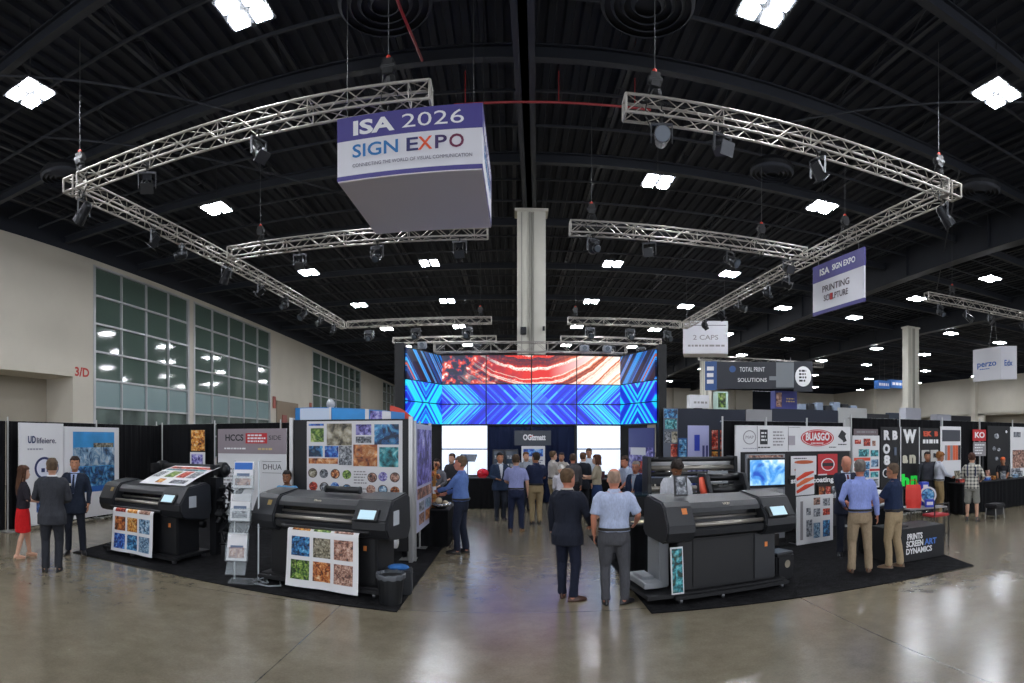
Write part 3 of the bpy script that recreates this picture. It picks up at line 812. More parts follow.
# ------------------------------------------------------------------ wide-format printers
bodym = M('printer_charcoal', '222428', .42, bump=.04, bscale=200)
body2 = M('printer_black', '101114', .5, bump=.04, bscale=200)
lcd = M('printer_touchscreen', 'a9c4cf', .2, emit=.55)
stick = M('orange_sticker', 'cf7a3c', .5)
rollm = M('roller_metal', '9a958d', .3, .6)
paper = M('white_media', 'e4e4e6', .6)
def sheet_path(s):
    """over the apron and down; s = length along the media"""
    if s < .12: return (-.44 - s * .5, .93 - s * .15)
    if s < .24:
        a = (s - .12) / .12 * PI / 2
        return (-.50 - .06 * math.sin(a), .912 - .06 * (1 - math.cos(a)))
    d = s - .24
    return (-.56 - .012 * d - .05 * max(0, d - .5) ** 2 * 2, .852 - d)
def printer(loc, rz, w_, label, sheet=None, pics=None, deep=.9, top_sheet=False, door=True, lcdside=1, scale=1.0, side='none', tilt=0, logo=''):
    t = thing('wide_format_printer', label, 'printer', loc, rz); t.scale = (scale,) * 3
    hw = w_ / 2
    # base plate with castors
    MB().b2(-hw, hw, -.42, deep - .38, .09, .14).b2(-hw, hw, -.5, -.36, .07, .12).build('base_plate', body2, t, bevel=.01)
    for x in (-hw + .1, -hw * .2, hw - .1):
        for y in (-.42, deep - .48):
            MB().cyl((x - .02, y, .045), (x + .02, y, .045), .045, 12).box((x, y, .08), (.05, .05, .03)).build('castor', steel, t)
    # cabinet
    MB().b2(-hw + .12, hw - .12, -.3, .32, .14, .84).build('cabinet', body2, t, bevel=.012)
    MB().b2(hw - .5, hw - .14, -.318, -.3, .17, .82).build('cabinet_door', bodym if not door else body2, t, bevel=.006)
    MB().b2(-hw + .34, hw - .54, -.312, -.3, .17, .82).build('front_cover', body2, t, bevel=.006)
    # head unit: deck profile along x
    mid_ = [(-.34, .86), (-.44, .90), (-.46, .99), (-.40, 1.02), (-.22, 1.05), (-.20, 1.19), (-.36, 1.2), (-.34, 1.26), (-.26, 1.33), (.22, 1.40), (.34, 1.34), (.36, .86)]
    MB().prism(mid_, -hw + .3, hw - .42).build('head_cover', bodym, t, bevel=.008)
    capp = [(-.3, .80), (-.44, .84), (-.50, .96), (-.50, 1.06), (-.36, 1.30), (-.28, 1.36), (.24, 1.42), (.36, 1.36), (.40, .9), (.3, .82)]
    MB().prism(capp, -hw - .12, -hw + .3).build('left_end_cap', bodym, t, bevel=.02)
    capr = [(-.3, .80), (-.44, .84), (-.52, .96), (-.52, 1.08), (-.40, 1.22), (-.28, 1.36), (.24, 1.42), (.36, 1.36), (.40, .9), (.3, .74)]
    MB().prism(capr, hw - .42, hw + .12).build('right_end_cap', bodym, t, bevel=.02)
    MB().b2(-hw + .3, hw - .42, -.21, -.2, 1.055, 1.185).build('media_window', M('smoked_window', '0c0d10', .15), t)
    MB().cyl((-hw + .3, -.42, 1.045), (hw - .42, -.42, 1.045), .032, 12).build('pinch_roller', rollm, t, smooth=True)
    MB().cyl((-hw + .3, -.24, 1.11), (hw - .42, -.24, 1.11), .018, 8).build('guide_rail', rollm, t, smooth=True)
    # touch screen on the right cap: tilted panel
    R = -math.atan2(.12, .14)
    MB().box((hw - .2, -.475, 1.155), (.36, .03, .2), rx=-.72).build('control_panel', body2, t, bevel=.008)
    MB().box((hw - .19, -.492, 1.165), (.25, .006, .15), rx=-.72).build('touch_screen', lcd, t)
    MB().box((-hw + .17, -.40, 1.235), (.075, .006, .085), rx=-.52).build('warning_sticker', stick if not sheet else M('amber_sticker', '8a7440', .5), t)
    if logo: txt(logo, .05, (-.05, -.315, 1.302), M('printer_logo', 'b8b09a', .4), t, rx=PI / 2 - .7)
    MB().box((hw - .3, -.322, .66), (.05, .006, .07)).build('front_sticker', stick, t)
    # ink bay and rear feed roll with brackets
    MB().prism([(.34, .84), (.42, .7), (.6, .7), (.62, .95), (.4, 1.1)], -hw + .1, hw - .1).build('rear_tray', body2, t, bevel=.01)
    MB().cyl((-hw + .15, .5, .62), (hw - .15, .5, .62), .09, 14).build('feed_roll', paper if not top_sheet else body2, t, smooth=True)
    # side label on the right end
    MB().b2(hw + .12, hw + .126, -.28, -.08, 1.0, 1.2).build('side_label', M('side_label_grey', 'b5bbc2', .5), t)
    if sheet:
        x0, x1, s1 = sheet
        def fn(u, v):
            y, z = sheet_path(v * s1)
            k = (u - .5) * 2
            return (x0 + (x1 - x0) * u + k * .02 * v, y - .012 * math.sin(u * 9) * v - .03 * v * v * abs(k), z)
        sh = MB().grid(fn, 20, 26, .003).build('printed_media', paper, t, smooth=True)
        for (a, b_, c, d, mt) in pics:      # fractions across, metres along
            def fp(u, v, a=a, b_=b_, c=c, d=d):
                p = Vector(fn(a + (b_ - a) * u, (c + (d - c) * v) / s1)); p.y -= .006; return p
            MB().grid(fp, 6, 6, .003).build('picture', mt, sh)
        MB().cyl((x0 - .15, -.50, .915), (x1 + .15, -.50, .915), .028, 10).build('media_bar', body2, t)
    if top_sheet:
        # big print rising from the hood to a take-up roller above the back
        def ft(u, v): return (-hw + .68 + u * 1.15 + v * .1, -.16 + v * .95, 1.375 + .30 * v + .03 * math.sin(v * PI))
        ts = MB().grid(ft, 10, 12, 0)
        vs = list(ts.v); ts.add([(x, y, z - .004) for x, y, z in vs], [tuple(reversed(f)) for f in ts.f[:120]])
        to = ts.build('upper_printed_media', paper, t, smooth=True)
        for (a, b_, c, d, mt) in ((.05, .95, .78, .92, PIC('red', 4, 9)), (.04, .2, .3, .58, PIC('grey', 5, 14)), (.3, .5, .3, .6, PIC('green', 7, 12)), (.56, .74, .3, .62, PIC('red', 8, 14)), (.3, .44, .06, .22, PIC('orange', 8, 12)), (.6, .92, .06, .2, PIC('grey', 9, 18)), (.78, .95, .3, .6, PIC('grey', 11, 14)), (.06, .9, .66, .74, PIC('teal', 3, 12))):
            def fp(u, v, a=a, b_=b_, c=c, d=d):
                p = Vector(ft(a + (b_ - a) * u, c + (d - c) * v)); p.z += .006; return p
            g = MB().grid(fp, 4, 4, 0); vs = list(g.v); g.add([(x, y, z - .003) for x, y, z in vs], [tuple(reversed(f)) for f in g.f[:16]]); g.build('picture', mt, to)
        MB().cyl((-hw + .2, .92, 1.62), (hw + .1, .92, 1.62), .1, 14).build('take_up_roller', body2, t, smooth=True)
        for x in (-hw + .3, hw - .05):
            MB().box((x, .9, 1.1), (.06, .12, 1.0)).box((x, .8, 1.62), (.08, .4, .2)).cyl((x - .06, .92, 1.62), (x + .1, .92, 1.62), .15, 16).build('roller_bracket', body2, t, bevel=.01)
    return t
k3 = [(.07, .33), (.38, .62), (.67, .93)]
def grid_pics(rows, kinds, scale=14):
    out = []
    i = 0
    for (c, d) in rows:
        for (a, b_) in k3:
            out.append((a, b_, c, d, PIC(kinds[i % len(kinds)], i + 3, scale + (i % 3) * 3))); i += 1
    return out
P1 = printer((-6.42, 8.88, 0), -.12, 1.9, 'black printer with a colour print over its top, beside the blue picture stand', sheet=(-.58, .46, 1.0), pics=grid_pics([(.06, .25), (.34, .60), (.66, .94)], ['red', 'orange', 'flesh', 'warm', 'orange', 'city', 'blue', 'sea', 'city'], 12), top_sheet=True)
# side service door markings and tangle of machinery at the back
m = MB(); rr = random.Random(5)
for i in range(26):
    x = rr.uniform(.95, 1.3); y = rr.uniform(.45, 1.1); z = rr.uniform(.35, 1.35)
    m.tube([(x, y, z), (x + rr.uniform(-.2, .25), y + rr.uniform(-.15, .15), z + rr.uniform(-.25, .2)), (x + rr.uniform(-.1, .2), y + rr.uniform(-.2, .2), z - rr.uniform(.1, .3))], rr.uniform(.012, .04), 6)
for i in range(9): m.box((rr.uniform(1.0, 1.2), rr.uniform(.5, 1.0), rr.uniform(.3, 1.3)), (.14, .14, .1), rz=rr.random(), rx=rr.random())
m.b2(.98, 1.12, .45, .6, .06, 1.5)
m.build('drive_unit', M('oily_black_metal', '1d1e21', .35, .5), P1)
P2 = printer((-2.72, 8.28, 0), -.19, 2.06, 'charcoal printer with six photo samples hanging from it, before the picture wall', sheet=(-.42, .74, 1.03), pics=grid_pics([(.02, .2), (.3, .58), (.64, .92)], ['orange', 'green', 'flesh', 'sea', 'stone', 'flesh', 'green', 'warm', 'flesh'], 13), logo='Mimio')
P3 = printer((2.98, 7.85, 0), .14, 1.84, 'charcoal printer with bare black front, nearest on the right carpet', door=False, logo='UCJV')
# extra side fittings of the right printer: grey side tank, waste tray, framed leaning sample
MB().b2(-.98, -.84, -.1, .38, .15, .84).build('side_tank', M('side_tank_grey', '8e9296', .4, .3), P3, bevel=.02)
MB().b2(-1.25, -.98, -.2, .55, .18, .26).b2(-1.2, -1.02, .0, .4, .26, .30).build('side_tray', M('side_tank_grey', '8e9296', .4, .3), P3, bevel=.01)
MB().b2(-1.3, -.9, -.44, .6, .09, .14).build('base_wing', body2, P3, bevel=.01)
def fs(mb, ang, c): 
    R = Matrix.Rotation(ang, 4, 'X'); mb.v = [tuple(R @ Vector(v) + Vector(c)) for v in mb.v]; return mb
fr_ = thing('framed_sample', 'narrow white framed green picture leaning on the right printer front', 'framed picture', (2.18, 7.28, .145), .14)
fs(MB().b2(-.09, .09, -.01, .01, 0, .62), -.08, (0, 0, 0)).build('frame', whitep, fr_)
fs(MB().b2(-.075, .075, -.016, -.011, .02, .6), -.08, (0, 0, 0)).build('picture', PIC('teal', 9, 9), fr_)
# small tablet standing on the right printer's hood
tb = thing('tablet_stand', 'small framed card standing on the right printer hood at its left end', 'display card', (2.36, 7.72, 1.40), .14)
fs(MB().b2(-.1, .1, -.012, .012, 0, .3), -.12, (0, 0, 0)).build('frame', blackpl, tb)
fs(MB().b2(-.08, .08, -.018, -.013, .03, .28), -.12, (0, 0, 0)).build('card', PIC('grey', 4, 12), tb)
# black equipment cube on the carpet
bx = thing('equipment_case', 'small black equipment cube on the carpet right of the nearest printer', 'case', (4.02, 7.98, .014), .35)
MB().b2(-.2, .2, -.18, .18, .02, .42).build('case_body', blackpl, bx, bevel=.03)
MB().b2(-.18, .18, -.16, .16, .42, .45).build('case_lid', M('case_lid_grey', '3a3c40', .4), bx, bevel=.01)
disc(bx, .02, .27, .06, M('case_badge', '8d8676', .4), y=-.184, name='round_badge')
MB().b2(-.33, -.21, -.1, .1, .1, .3).build('side_duct', blackpl, bx, bevel=.01)
# waste basket with liner
wb = thing('waste_basket', 'round black mesh waste basket with liner at the left carpet corner', 'waste basket', (-1.62, 7.5, .014))
MB().tube([(0, 0, 0), (0, 0, .36)], [.15, .19], 20).build('basket', M('basket_black', '1b1d20', .5, .3), wb)
m = MB(); rg = []
for z, q in ((.33, .196), (.38, .2), (.4, .19), (.34, .17), (.2, .15)):
    rg.append([((q + .008 * math.sin(k * 2.3)) * math.cos(2 * PI * k / 40), (q + .008 * math.sin(k * 2.3)) * math.sin(2 * PI * k / 40), z + .008 * math.sin(k * 1.7)) for k in range(40)])
m.loft(rg, cap=False).build('bin_liner', M('liner_grey', '4b4f55', .3), wb, smooth=True)
c = thing('storage_crate', 'dark crate with blue cloth behind the waste basket', 'crate', (-1.62, 8.02, .014), .1)
MB().b2(-.2, .2, -.15, .15, 0, .34).build('crate_body', M('crate_dark', '1f2226', .5), c, bevel=.015)
MB().ell((0, 0, .36), (.16, .1, .05), 10, 6).build('folded_cloth', M('blue_cloth', '2a66a8', .8), c)

# acrylic brochure stand with three tilted pockets
acr = M('clear_acrylic', 'cfd8dc', .08, alpha=.2, spec=.8)
bs = thing('brochure_stand', 'clear acrylic three tier brochure stand between the two left printers', 'brochure stand', (-3.98, 7.88, .014), .28)
MB().b2(-.24, .2, -.2, .12, 0, .02).build('stand_base', acr, bs, bevel=.004)
for i in (-1, 1):
    MB().tube([(i * .19, .08, .02), (i * .19, .1, .9), (i * .19, .13, 1.86)], .014, 6).build('side_rail', M('clear_edge', 'c2c9cc', .15, .4), bs)
for k, (z, kd) in enumerate(((.32, 'red'), (.92, 'grey'), (1.42, 'blue'))):
    p = bpy.data.objects.new('pocket', None); C.objects.link(p); p.parent = bs; p.location = (-.03 - .04 * (2 - k), -.02 - .05 * (2 - k), z)
    fs(MB().b2(-.17, .17, -.1, -.09, 0, .2).b2(-.17, .17, -.1, .0, 0, .01).b2(-.17, -.16, -.1, 0, 0, .3).b2(.16, .17, -.1, 0, 0, .3).b2(-.17, .17, -.01, 0, 0, .44), -.3, (0, 0, 0)).build('pocket_shell', acr, p)
    fs(MB().b2(-.15, .15, -.07, -.02, .015, .43), -.3, (0, 0, 0)).build('brochures', whitep, p)
    if k == 2: fs(MB().b2(-.14, .14, -.076, -.071, .30, .41), -.3, (0, 0, 0)).build('brochure_band', M('brochure_blue', '1d63b8', .4), p)
    fs(MB().b2(-.12, .12, -.076, -.071, .05, .16 + .05 * (k == 0)), -.3, (0, 0, 0)).build('brochure_picture', PIC('flesh' if k != 1 else 'grey', k + 4, 14), p)
    fs(MB().b2(-.1, .1, -.076, -.071, .19, .24), -.3, (0, 0, 0)).build('brochure_title', M('brochure_ink', '5a6b88', .5), p)
    m = MB().prism([(-.02, 0), (-.16, -.16), (-.14, -.17), (.06, -.02)], -.15, .15); m.build('pocket_brace', acr, p)
# cables on the floor between stand and printer
for i, (pts, lb) in enumerate((([(-3.75, 8.1, .03), (-3.6, 7.9, .03), (-3.75, 7.75, .03), (-3.5, 7.7, .03), (-3.35, 7.8, .03), (-3.45, 8.0, .03)], 'pale cable coiled on the carpet beside the brochure stand'), ([(-3.5, 8.4, .05), (-3.75, 8.2, .1), (-3.6, 8.0, .12), (-3.8, 7.95, .04), (-3.6, 7.85, .03)], 'second pale cable looping up behind the brochure stand'), ([(-1.8, 8.2, .03), (-1.95, 8.45, .03), (-1.7, 8.8, .03), (-1.62, 9.2, .03)], 'thin pale cable running along the carpet behind the waste basket'))):
    tag(MB().tube(pts, .012, 6).build('power_cable', M('cable_pale', '8d9296', .5), smooth=True), lb, 'cable')
# ------------------------------------------------------------------ left booths
drape((-10.66, 5.5), (-10.66, 15.05), 'black pipe and drape wall along the left edge behind the suited group', top=2.68, n=3)
drape((-10.85, 15.14), (-4.3, 15.14), 'black pipe and drape wall behind the far left printer', top=2.72, n=3)
X = -10.38
def bx_(px0, px1, z0, z1, nm, lb, mat, th=.04, X=X):
    return board(nm, (X, px_on_x(px0, X)), (X, px_on_x(px1, X)), z0, z1, mat, lb, 'banner', th)
t, L = bx_(19, 63.5, .1, 2.62, 'display_banner', 'tall white banner with blue figure drawing behind the red-skirted woman', whitep)
txt('lifeiere.', .2, (L * .60, -.006, 2.18), M('banner_ink', '4a4560', .5), t, bold=.012, wide=L * .44)
txt('UD', .24, (L * .27, -.008, 2.2), inkn, t, bold=.03, wide=L * .17)
lines(t, L * .18, L * .52, 1.93, 2.02, 1, M('pale_grey_ink', '9a9aa6', .5), seed=3)
blu = M('figure_blue', '1f5fc0', .5)
MB().ell((L * .58, -.004, 1.02), (.34, .006, .3), 20, 12).build('figure_body', blu, t)
ring(t, L * .55, 1.5, .33, .07, inkn, rz_=.85)
disc(t, L * .55, 1.5, .26, M('figure_pale', 'd9dbe8', .5), rz_=.85, name='figure_face')
ring(t, L * .78, 1.5, .16, .04, M('figure_grey', '7d8296', .5))
pic(t, L * .48, L * .56, 1.4, 1.5, inkn, name='figure_eye'); pic(t, L * .6, L * .66, 1.4, 1.5, inkn, name='figure_eye'); pic(t, L * .5, L * .64, 1.26, 1.3, inkn, name='figure_mouth')
t, L = bx_(64.5, 119, .12, 2.55, 'picture_stand', 'white framed stand with a large blue coastal picture behind the suited men', whitep, .12)
pic(t, L * .14, L * .9, .8, 2.42, M('sky_print', '2f8ecb', .4, var=.25, vscale=1.5), name='picture')
pic(t, L * .14, L * .9, 1.5, 2.0, PIC('city', 5, 3.0), y=-.012, name='picture_town')
pic(t, L * .14, L * .9, .95, 1.48, PIC('sea', 9, 3.5), y=-.012, name='picture_water')
pic(t, L * .5, L * .88, 2.0, 2.12, PIC('stone', 9, 5), y=-.012, name='picture_tower')
pic(t, L * .14, L * .9, .8, .95, M('caption_blue', '1f5aa8', .5), y=-.012, name='caption_band')
# back wall pieces
Y = 14.92
def by(px0, px1, z0, z1, nm, lb, mat, Y=Y, th=.04, cat='banner'):
    return board(nm, (px_on_y(px0, Y), Y), (px_on_y(px1, Y), Y), z0, z1, mat, lb, cat, th)
t, L = by(190.5, 205.5, 1.85, 2.52, 'wall_poster', 'narrow orange and yellow poster hung on the left black drape', blackp, th=.02, cat='poster')
pic(t, .03, L - .03, 1.87, 2.5, PIC('orange', 4, 9))
t, L = by(190, 205, 1.38, 1.83, 'wall_poster', 'small pale framed sheet under the orange poster', whitep, th=.02, cat='poster')
pic(t, .06, L - .08, 1.46, 1.76, PIC('violet', 4, 9))
t, L = by(218, 286.5, .15, 2.53, 'display_banner', 'wide pale banner with mauve header and red logo box', whitep)
pic(t, 0, L, 1.8, 2.53, mauve, name='header_band')
txt('HCCS', .26, (L * .25, -.012, 2.26), inkm, t, bold=.025, wide=L * .27)
MB().b2(L * .42, L * .73, -.014, -.008, 2.1, 2.4).build('logo_box', redp2, t, bevel=.0)
lines(t, L * .45, L * .71, 2.12, 2.38, 3, inkw, y=-.018, seed=5, fill=.55)
txt('SIDE', .18, (L * .84, -.012, 2.26), inkm, t, wide=L * .17)
lines(t, L * .1, L * .42, 1.9, 2.0, 1, inkw, y=-.012, seed=8); lines(t, L * .6, L * .8, 1.88, 2.0, 1, M('gold_ink', 'c9b27a', .5), y=-.012, seed=9)
txt('DHUA', .22, (L * .8, -.006, 1.42), inkm, t, bold=.0, wide=L * .26)
pic(t, L * .66, L * .93, 1.58, 1.59, inkm, name='rule'); pic(t, L * .66, L * .93, 1.25, 1.26, inkm, name='rule')
lines(t, L * .08, L * .4, .4, 1.4, 9, greyp, seed=10)
# ------------------------------------------------------------------ picture wall behind the middle printer
Y = 10.05
PWx0, PWx1 = px_on_y(292, Y), px_on_y(411, Y)
t, L = board('picture_wall', (PWx0, Y), (PWx1, Y), .2, 2.58, blackp, 'booth wall of sample photographs and round badges behind the middle printer', 'display wall', .08)
for x in (0, L): MB().b2(x - .035, x + .035, -.05, .06, 0, 2.62).build('upright_post', polem, t)
sx0, sx1 = px_on_y(307, Y) - PWx0, px_on_y(402.5, Y) - PWx0
zz = lambda py: zat(py, -3.0, Y)
pic(t, sx0, sx1, .6, zz(421), M('sample_sheet', 'd9d8da', .55), name='sample_sheet')
def q(a, b_, c, d, kd, sd, sc=7, name='picture'):
    pic(t, px_on_y(a, Y) - PWx0, px_on_y(b_, Y) - PWx0, zz(d), zz(c), PIC(kd, sd, sc), y=-.012, name=name)
q(309, 324, 423.5, 425.5, 'blue', 2); q(311, 324, 428, 442, 'green', 7); q(327, 352, 423.5, 445.5, 'stone', 4, 5); q(339, 352, 446, 465, 'grey', 5, 12)
q(309, 323, 446, 457, 'sea', 6); q(325, 338.5, 446, 457.5, 'blue', 5); q(309, 338, 458.5, 464, 'warm', 10)
q(356, 371.5, 424.5, 435, 'violet', 3); q(356, 371.5, 436.5, 443, 'grey', 3, 12); q(374.5, 399, 424.5, 444.5, 'sea', 3, 3.5)
q(353.5, 377.5, 444.5, 466, 'warm', 1, 4); q(379.5, 398.5, 447, 466.5, 'teal', 5, 4)
for i, (px, py, kd) in enumerate(((313, 473.5, 'stone'), (324, 474, 'grey'), (335.5, 474, 'warm'), (347, 474.5, 'green'), (372.5, 477, 'flesh'), (383, 476, 'violet'), (395, 476.5, 'flesh'),
                                   (313.5, 487, 'red'), (324.5, 487.5, 'grey'), (335, 487, 'blue'), (347, 489, 'sea'), (371, 489, 'flesh'), (383, 489, 'city'), (395, 490, 'warm'))):
    disc(t, px_on_y(px, Y) - PWx0, zz(py), .085, PIC(kd, i + 2, 16), y=-.012)
    if i % 2 == 0: ring(t, px_on_y(px, Y) - PWx0, zz(py), .09, .015, M('badge_rim', '4a4038', .5), y=-.02)
lines(t, px_on_y(354, Y) - PWx0, px_on_y(367, Y) - PWx0, zz(484), zz(470), 5, greyp, y=-.012, seed=3)
lines(t, px_on_y(356, Y) - PWx0, px_on_y(368, Y) - PWx0, zz(493), zz(487), 2, greyp, y=-.012, seed=4)
# side return wall facing the aisle
P_, Q_ = (-1.72, 10.15), (-1.68, 11.85)
t, L = board('side_banner', P_, Q_, .5, 2.5, M('pale_violet_board', 'b9bbd4', .55), 'tall pale banner with line drawings on metal legs facing the aisle', 'banner', .03)
for x in (0, L * .97): MB().b2(x - .03, x + .03, .0, .06, 0, 2.55).build('upright_post', polem, t)
pic(t, .1, L - .1, 1.35, 2.4, PIC('violet', 6, 4)); pic(t, .1, L - .1, 1.1, 1.3, PIC('flesh', 6, 8))
for i, (a, b_) in enumerate(((.15, .45), (.55, .9))):
    for k, (c, d) in enumerate(((.62, .82), (.86, 1.04))): pic(t, L * a, L * b_, c, d, PIC(('flesh', 'grey', 'warm', 'city')[i * 2 + k], i + k + 3, 10))
dr = drape((-1.95, 10.3), (-1.93, 11.45), 'black drape closing the side of the picture wall booth', top=2.5, n=1)
# blue and white header seen over the picture wall
Y2 = 10.75
hx0, hx1 = px_on_y(292, Y2), px_on_y(403, Y2)
t = thing('header_sign', 'curved blue and white header sign over the picture wall', 'sign', (hx0, Y2, 0), 0)
L = hx1 - hx0
zb, zt = 2.35, 2.86
def hfn(u, v): return (L * u, .55 * (2 * u - 1) ** 2 * .5 - .1, zb + (zt - zb - .16 * u * u * .8 + .0) * v)
MB().grid(hfn, 30, 1, .12).build('sign_shell', M('header_blue', '2f7fc4', .4), t)
def hp(u0, u1, v0, v1, mat, nm='sign_panel'):
    def f(u, v):
        p = Vector(hfn(u0 + (u1 - u0) * u, v0 + (v1 - v0) * v)); p.y -= .012; return p
    return MB().grid(f, 10, 1, .008).build(nm, mat, t)
hp(.06, .36, .1, .97, M('header_white', 'c8d6ea', .5)); hp(.36, .38, 0, 1, whitep); hp(.39, .68, .12, .95, PIC('blue', 3, 1.6) if False else M('header_azure', '2b93dc', .45, var=.15)); hp(.43, .63, .2, .34, inkw, 'wave_mark'); hp(.68, .71, 0, 1, whitep); hp(.72, .82, .05, .95, PIC('violet', 8, 6)); hp(.82, .89, 0, .98, whitep)
txt('GDKCUS', .26, (L * .2, .03, 2.62), inkn, t, bold=.03, wide=L * .24, rz=-.22)
t = thing('awning_fin', 'bright orange red curved fin at the right end of the header sign', 'awning', (px_on_y(390, 11.0), 11.0, 0))
MB().grid(lambda u, v: (.42 * u, .0, 2.88 - .22 * u - .22 * v * (1 - .4 * u) + .05 * math.sin(u * 3)), 8, 2, .06).build('fin_shell', M('fin_orange_red', 'd8402a', .45), t)
MB().b2(.05, .09, .01, .05, 0, 2.68).build('fin_post', polem, t)
t = thing('camera_turret', 'small white dome camera on top of the header sign', 'camera', (px_on_y(330, 10.8), 10.85, 2.78))
MB().cyl((0, 0, -.05), (0, 0, .09), .07, 12).build('mount', whitep, t); MB().ell((0, 0, .14), (.09, .09, .1), 12, 8).build('dome', M('dome_grey', 'b0b4ba', .3), t)
for z in (0, ): MB().b2(-.03, .03, -.03, .03, -2.78, -.05).build('post', polem, t)
# black box on the picture wall printer's hood
t = thing('media_core', 'short black tube lying on the hood of the middle printer', 'tube', (-2.52, 8.25, 1.40), -.19)
MB().cyl((-.28, 0, .05), (.28, 0, .05), .05, 12).build('tube_body', blackpl, t, smooth=True)
for i in (-1, 1): MB().cyl((i * .27, 0, .05), (i * .3, 0, .05), .056, 12).build('end_cap', bodym, t)

# ------------------------------------------------------------------ demonstration table left of the aisle
table((-2.75, 11.55), (-1.3, 11.55), 2.6, 'black skirted table beside the man in the blue shirt', h=.78)
t = thing('wooden_display_figure', 'tall carved golden brown wooden stand on the black table', 'display stand', (-1.72, 11.95, .78))
wd = M('golden_wood', 'b07a38', .6, var=.3, vscale=8)
MB().b2(-.17, .17, -.12, .12, 0, .06).build('plinth', wd, t, bevel=.01)
m = MB().tube([(-.08, 0, .05), (-.1, 0, .4), (-.04, 0, .75), (-.08, 0, 1.0)], [.05, .035, .05, .03], 8).tube([(.09, 0, .05), (.07, 0, .4), (.1, 0, .8)], [.05, .035, .03], 8)
for z in (.2, .36, .52, .68): m.b2(-.13, .13, -.05, .05, z, z + .035)
m.build('frame', wd, t)
m = MB(); rr = random.Random(2)
for i in range(14): MB().ell((rr.uniform(-.16, .16), rr.uniform(-.06, .06), rr.uniform(.1, 1.1)), (.05, .04, .06), 8, 6).build('hanging_sample', PIC('warm', 6, 14), t)
t = thing('steel_bowl', 'shallow steel bowl on the black table at the man\'s elbow', 'bowl', (-1.46, 11.72, .78))
MB().loft([[(q_ * math.cos(a), q_ * math.sin(a), z) for a in [2 * PI * k / 20 for k in range(20)]] for q_, z in ((.08, 0), (.17, .05), (.21, .12), (.2, .12), (.15, .05), (.05, .02))]).build('bowl', M('bowl_steel', 'b8b8b8', .25, .8), t, smooth=True)
MB().ell((-.05, .0, .16), (.07, .07, .07), 10, 8).ell((.08, .02, .12), (.06, .06, .05), 10, 8).build('wrapped_sweets', M('sweet_cream', 'd9c6a8', .6), t)
t = thing('round_mirror_sign', 'black panel with a white and red ring behind the table', 'sign', (-3.15, 17.6, 0), .15)
MB().b2(-.5, .35, 0, .06, .0, 2.62).build('panel', M('navy_panel', '1a2138', .5), t)
ring(t, -.05, 2.0, .42, .05, inkw); ring(t, -.05, 1.95, .40, .03, inkr)
pic(t, -.45, .3, .9, 1.5, PIC('red', 4, 6))
t = thing('laptop', 'open laptop seen from behind above the blue shirted man', 'laptop', (-1.55, 13.4, .78), .6)
MB().b2(-.18, .18, -.12, .12, 0, .02).build('keyboard_base', blackpl, t, bevel=.004); 
fs(MB().b2(-.18, .18, -.005, .005, 0, .25), .35, (0, -.12, .015)).build('laptop_lid', M('laptop_lid', '3a4048', .35, .4), t)
# table at the foot of the left white screen
table((-1.75, 18.2), (-.15, 18.2), .8, 'black skirted table in front of the left white screen', h=.98)
t = thing('red_helmet', 'glossy red helmet on the black table by the left white screen', 'helmet', (-.95, 18.5, .98))
MB().ell((0, 0, .14), (.2, .24, .16), 14, 10).build('shell', M('helmet_red', 'c01828', .2), t, smooth=True); MB().b2(-.14, .14, -.22, -.1, .0, .1).build('chin_guard', M('helmet_red', 'c01828', .2), t, bevel=.03)
t = thing('tilted_monitor', 'small dark tilted monitor on the far table by the white screen', 'monitor', (-1.45, 18.6, .98), -.4)
MB().b2(-.1, .1, -.08, .08, 0, .02).cyl((0, 0, 0), (0, 0, .55), .02, 8).build('stand', blackpl, t); fs(MB().b2(-.3, .3, -.02, .02, -.12, .16), -.7, (0, 0, .62)).build('screen', M('monitor_dark', '2c3440', .25), t)

# ------------------------------------------------------------------ back centre under the video wall
drape((-.84, 19.9), (2.2, 19.9), 'dark navy drape under the centre of the video wall', top=2.68, n=2, cm=M('navy_drape_cloth', '16203c', .85, bump=.25, bscale=3, spec=.2), pm=blackp)
t, L = board('name_board', (px_on_y(514.5, 19.2), 19.2), (px_on_y(551, 19.2), 19.2), 2.02, 2.52, M('slate_board', '3d434c', .5), 'slate grey board with white lettering above a white poster', 'sign', .06)
txt('OGizmatt', .26, (L * .54, -.008, 2.28), inkw, t, bold=.045, wide=L * .62)
pic(t, L * .42, L * .52, 2.3, 2.36, redp2, name='logo_spark')
for a_ in (.3, .7): MB().b2(L * a_, L * a_ + .03, .07, .1, 0, 2.3).build('post', blackp, t)
t, L = board('info_poster', (px_on_y(521.5, 19.1), 19.1), (px_on_y(545, 19.1), 19.1), .9, 2.0, whitep, 'white poster with blue pictures under the slate name board', 'poster', .03)
pic(t, L * .08, L * .92, 1.65, 1.9, PIC('blue', 4, 5)); pic(t, L * .08, L * .5, 1.25, 1.55, PIC('grey', 4, 8)); lines(t, L * .55, L * .92, 1.2, 1.55, 5, inkn, seed=4)
MB().b2(L * .45, L * .5, .03, .06, 0, 1.0).build('post', blackp, t)
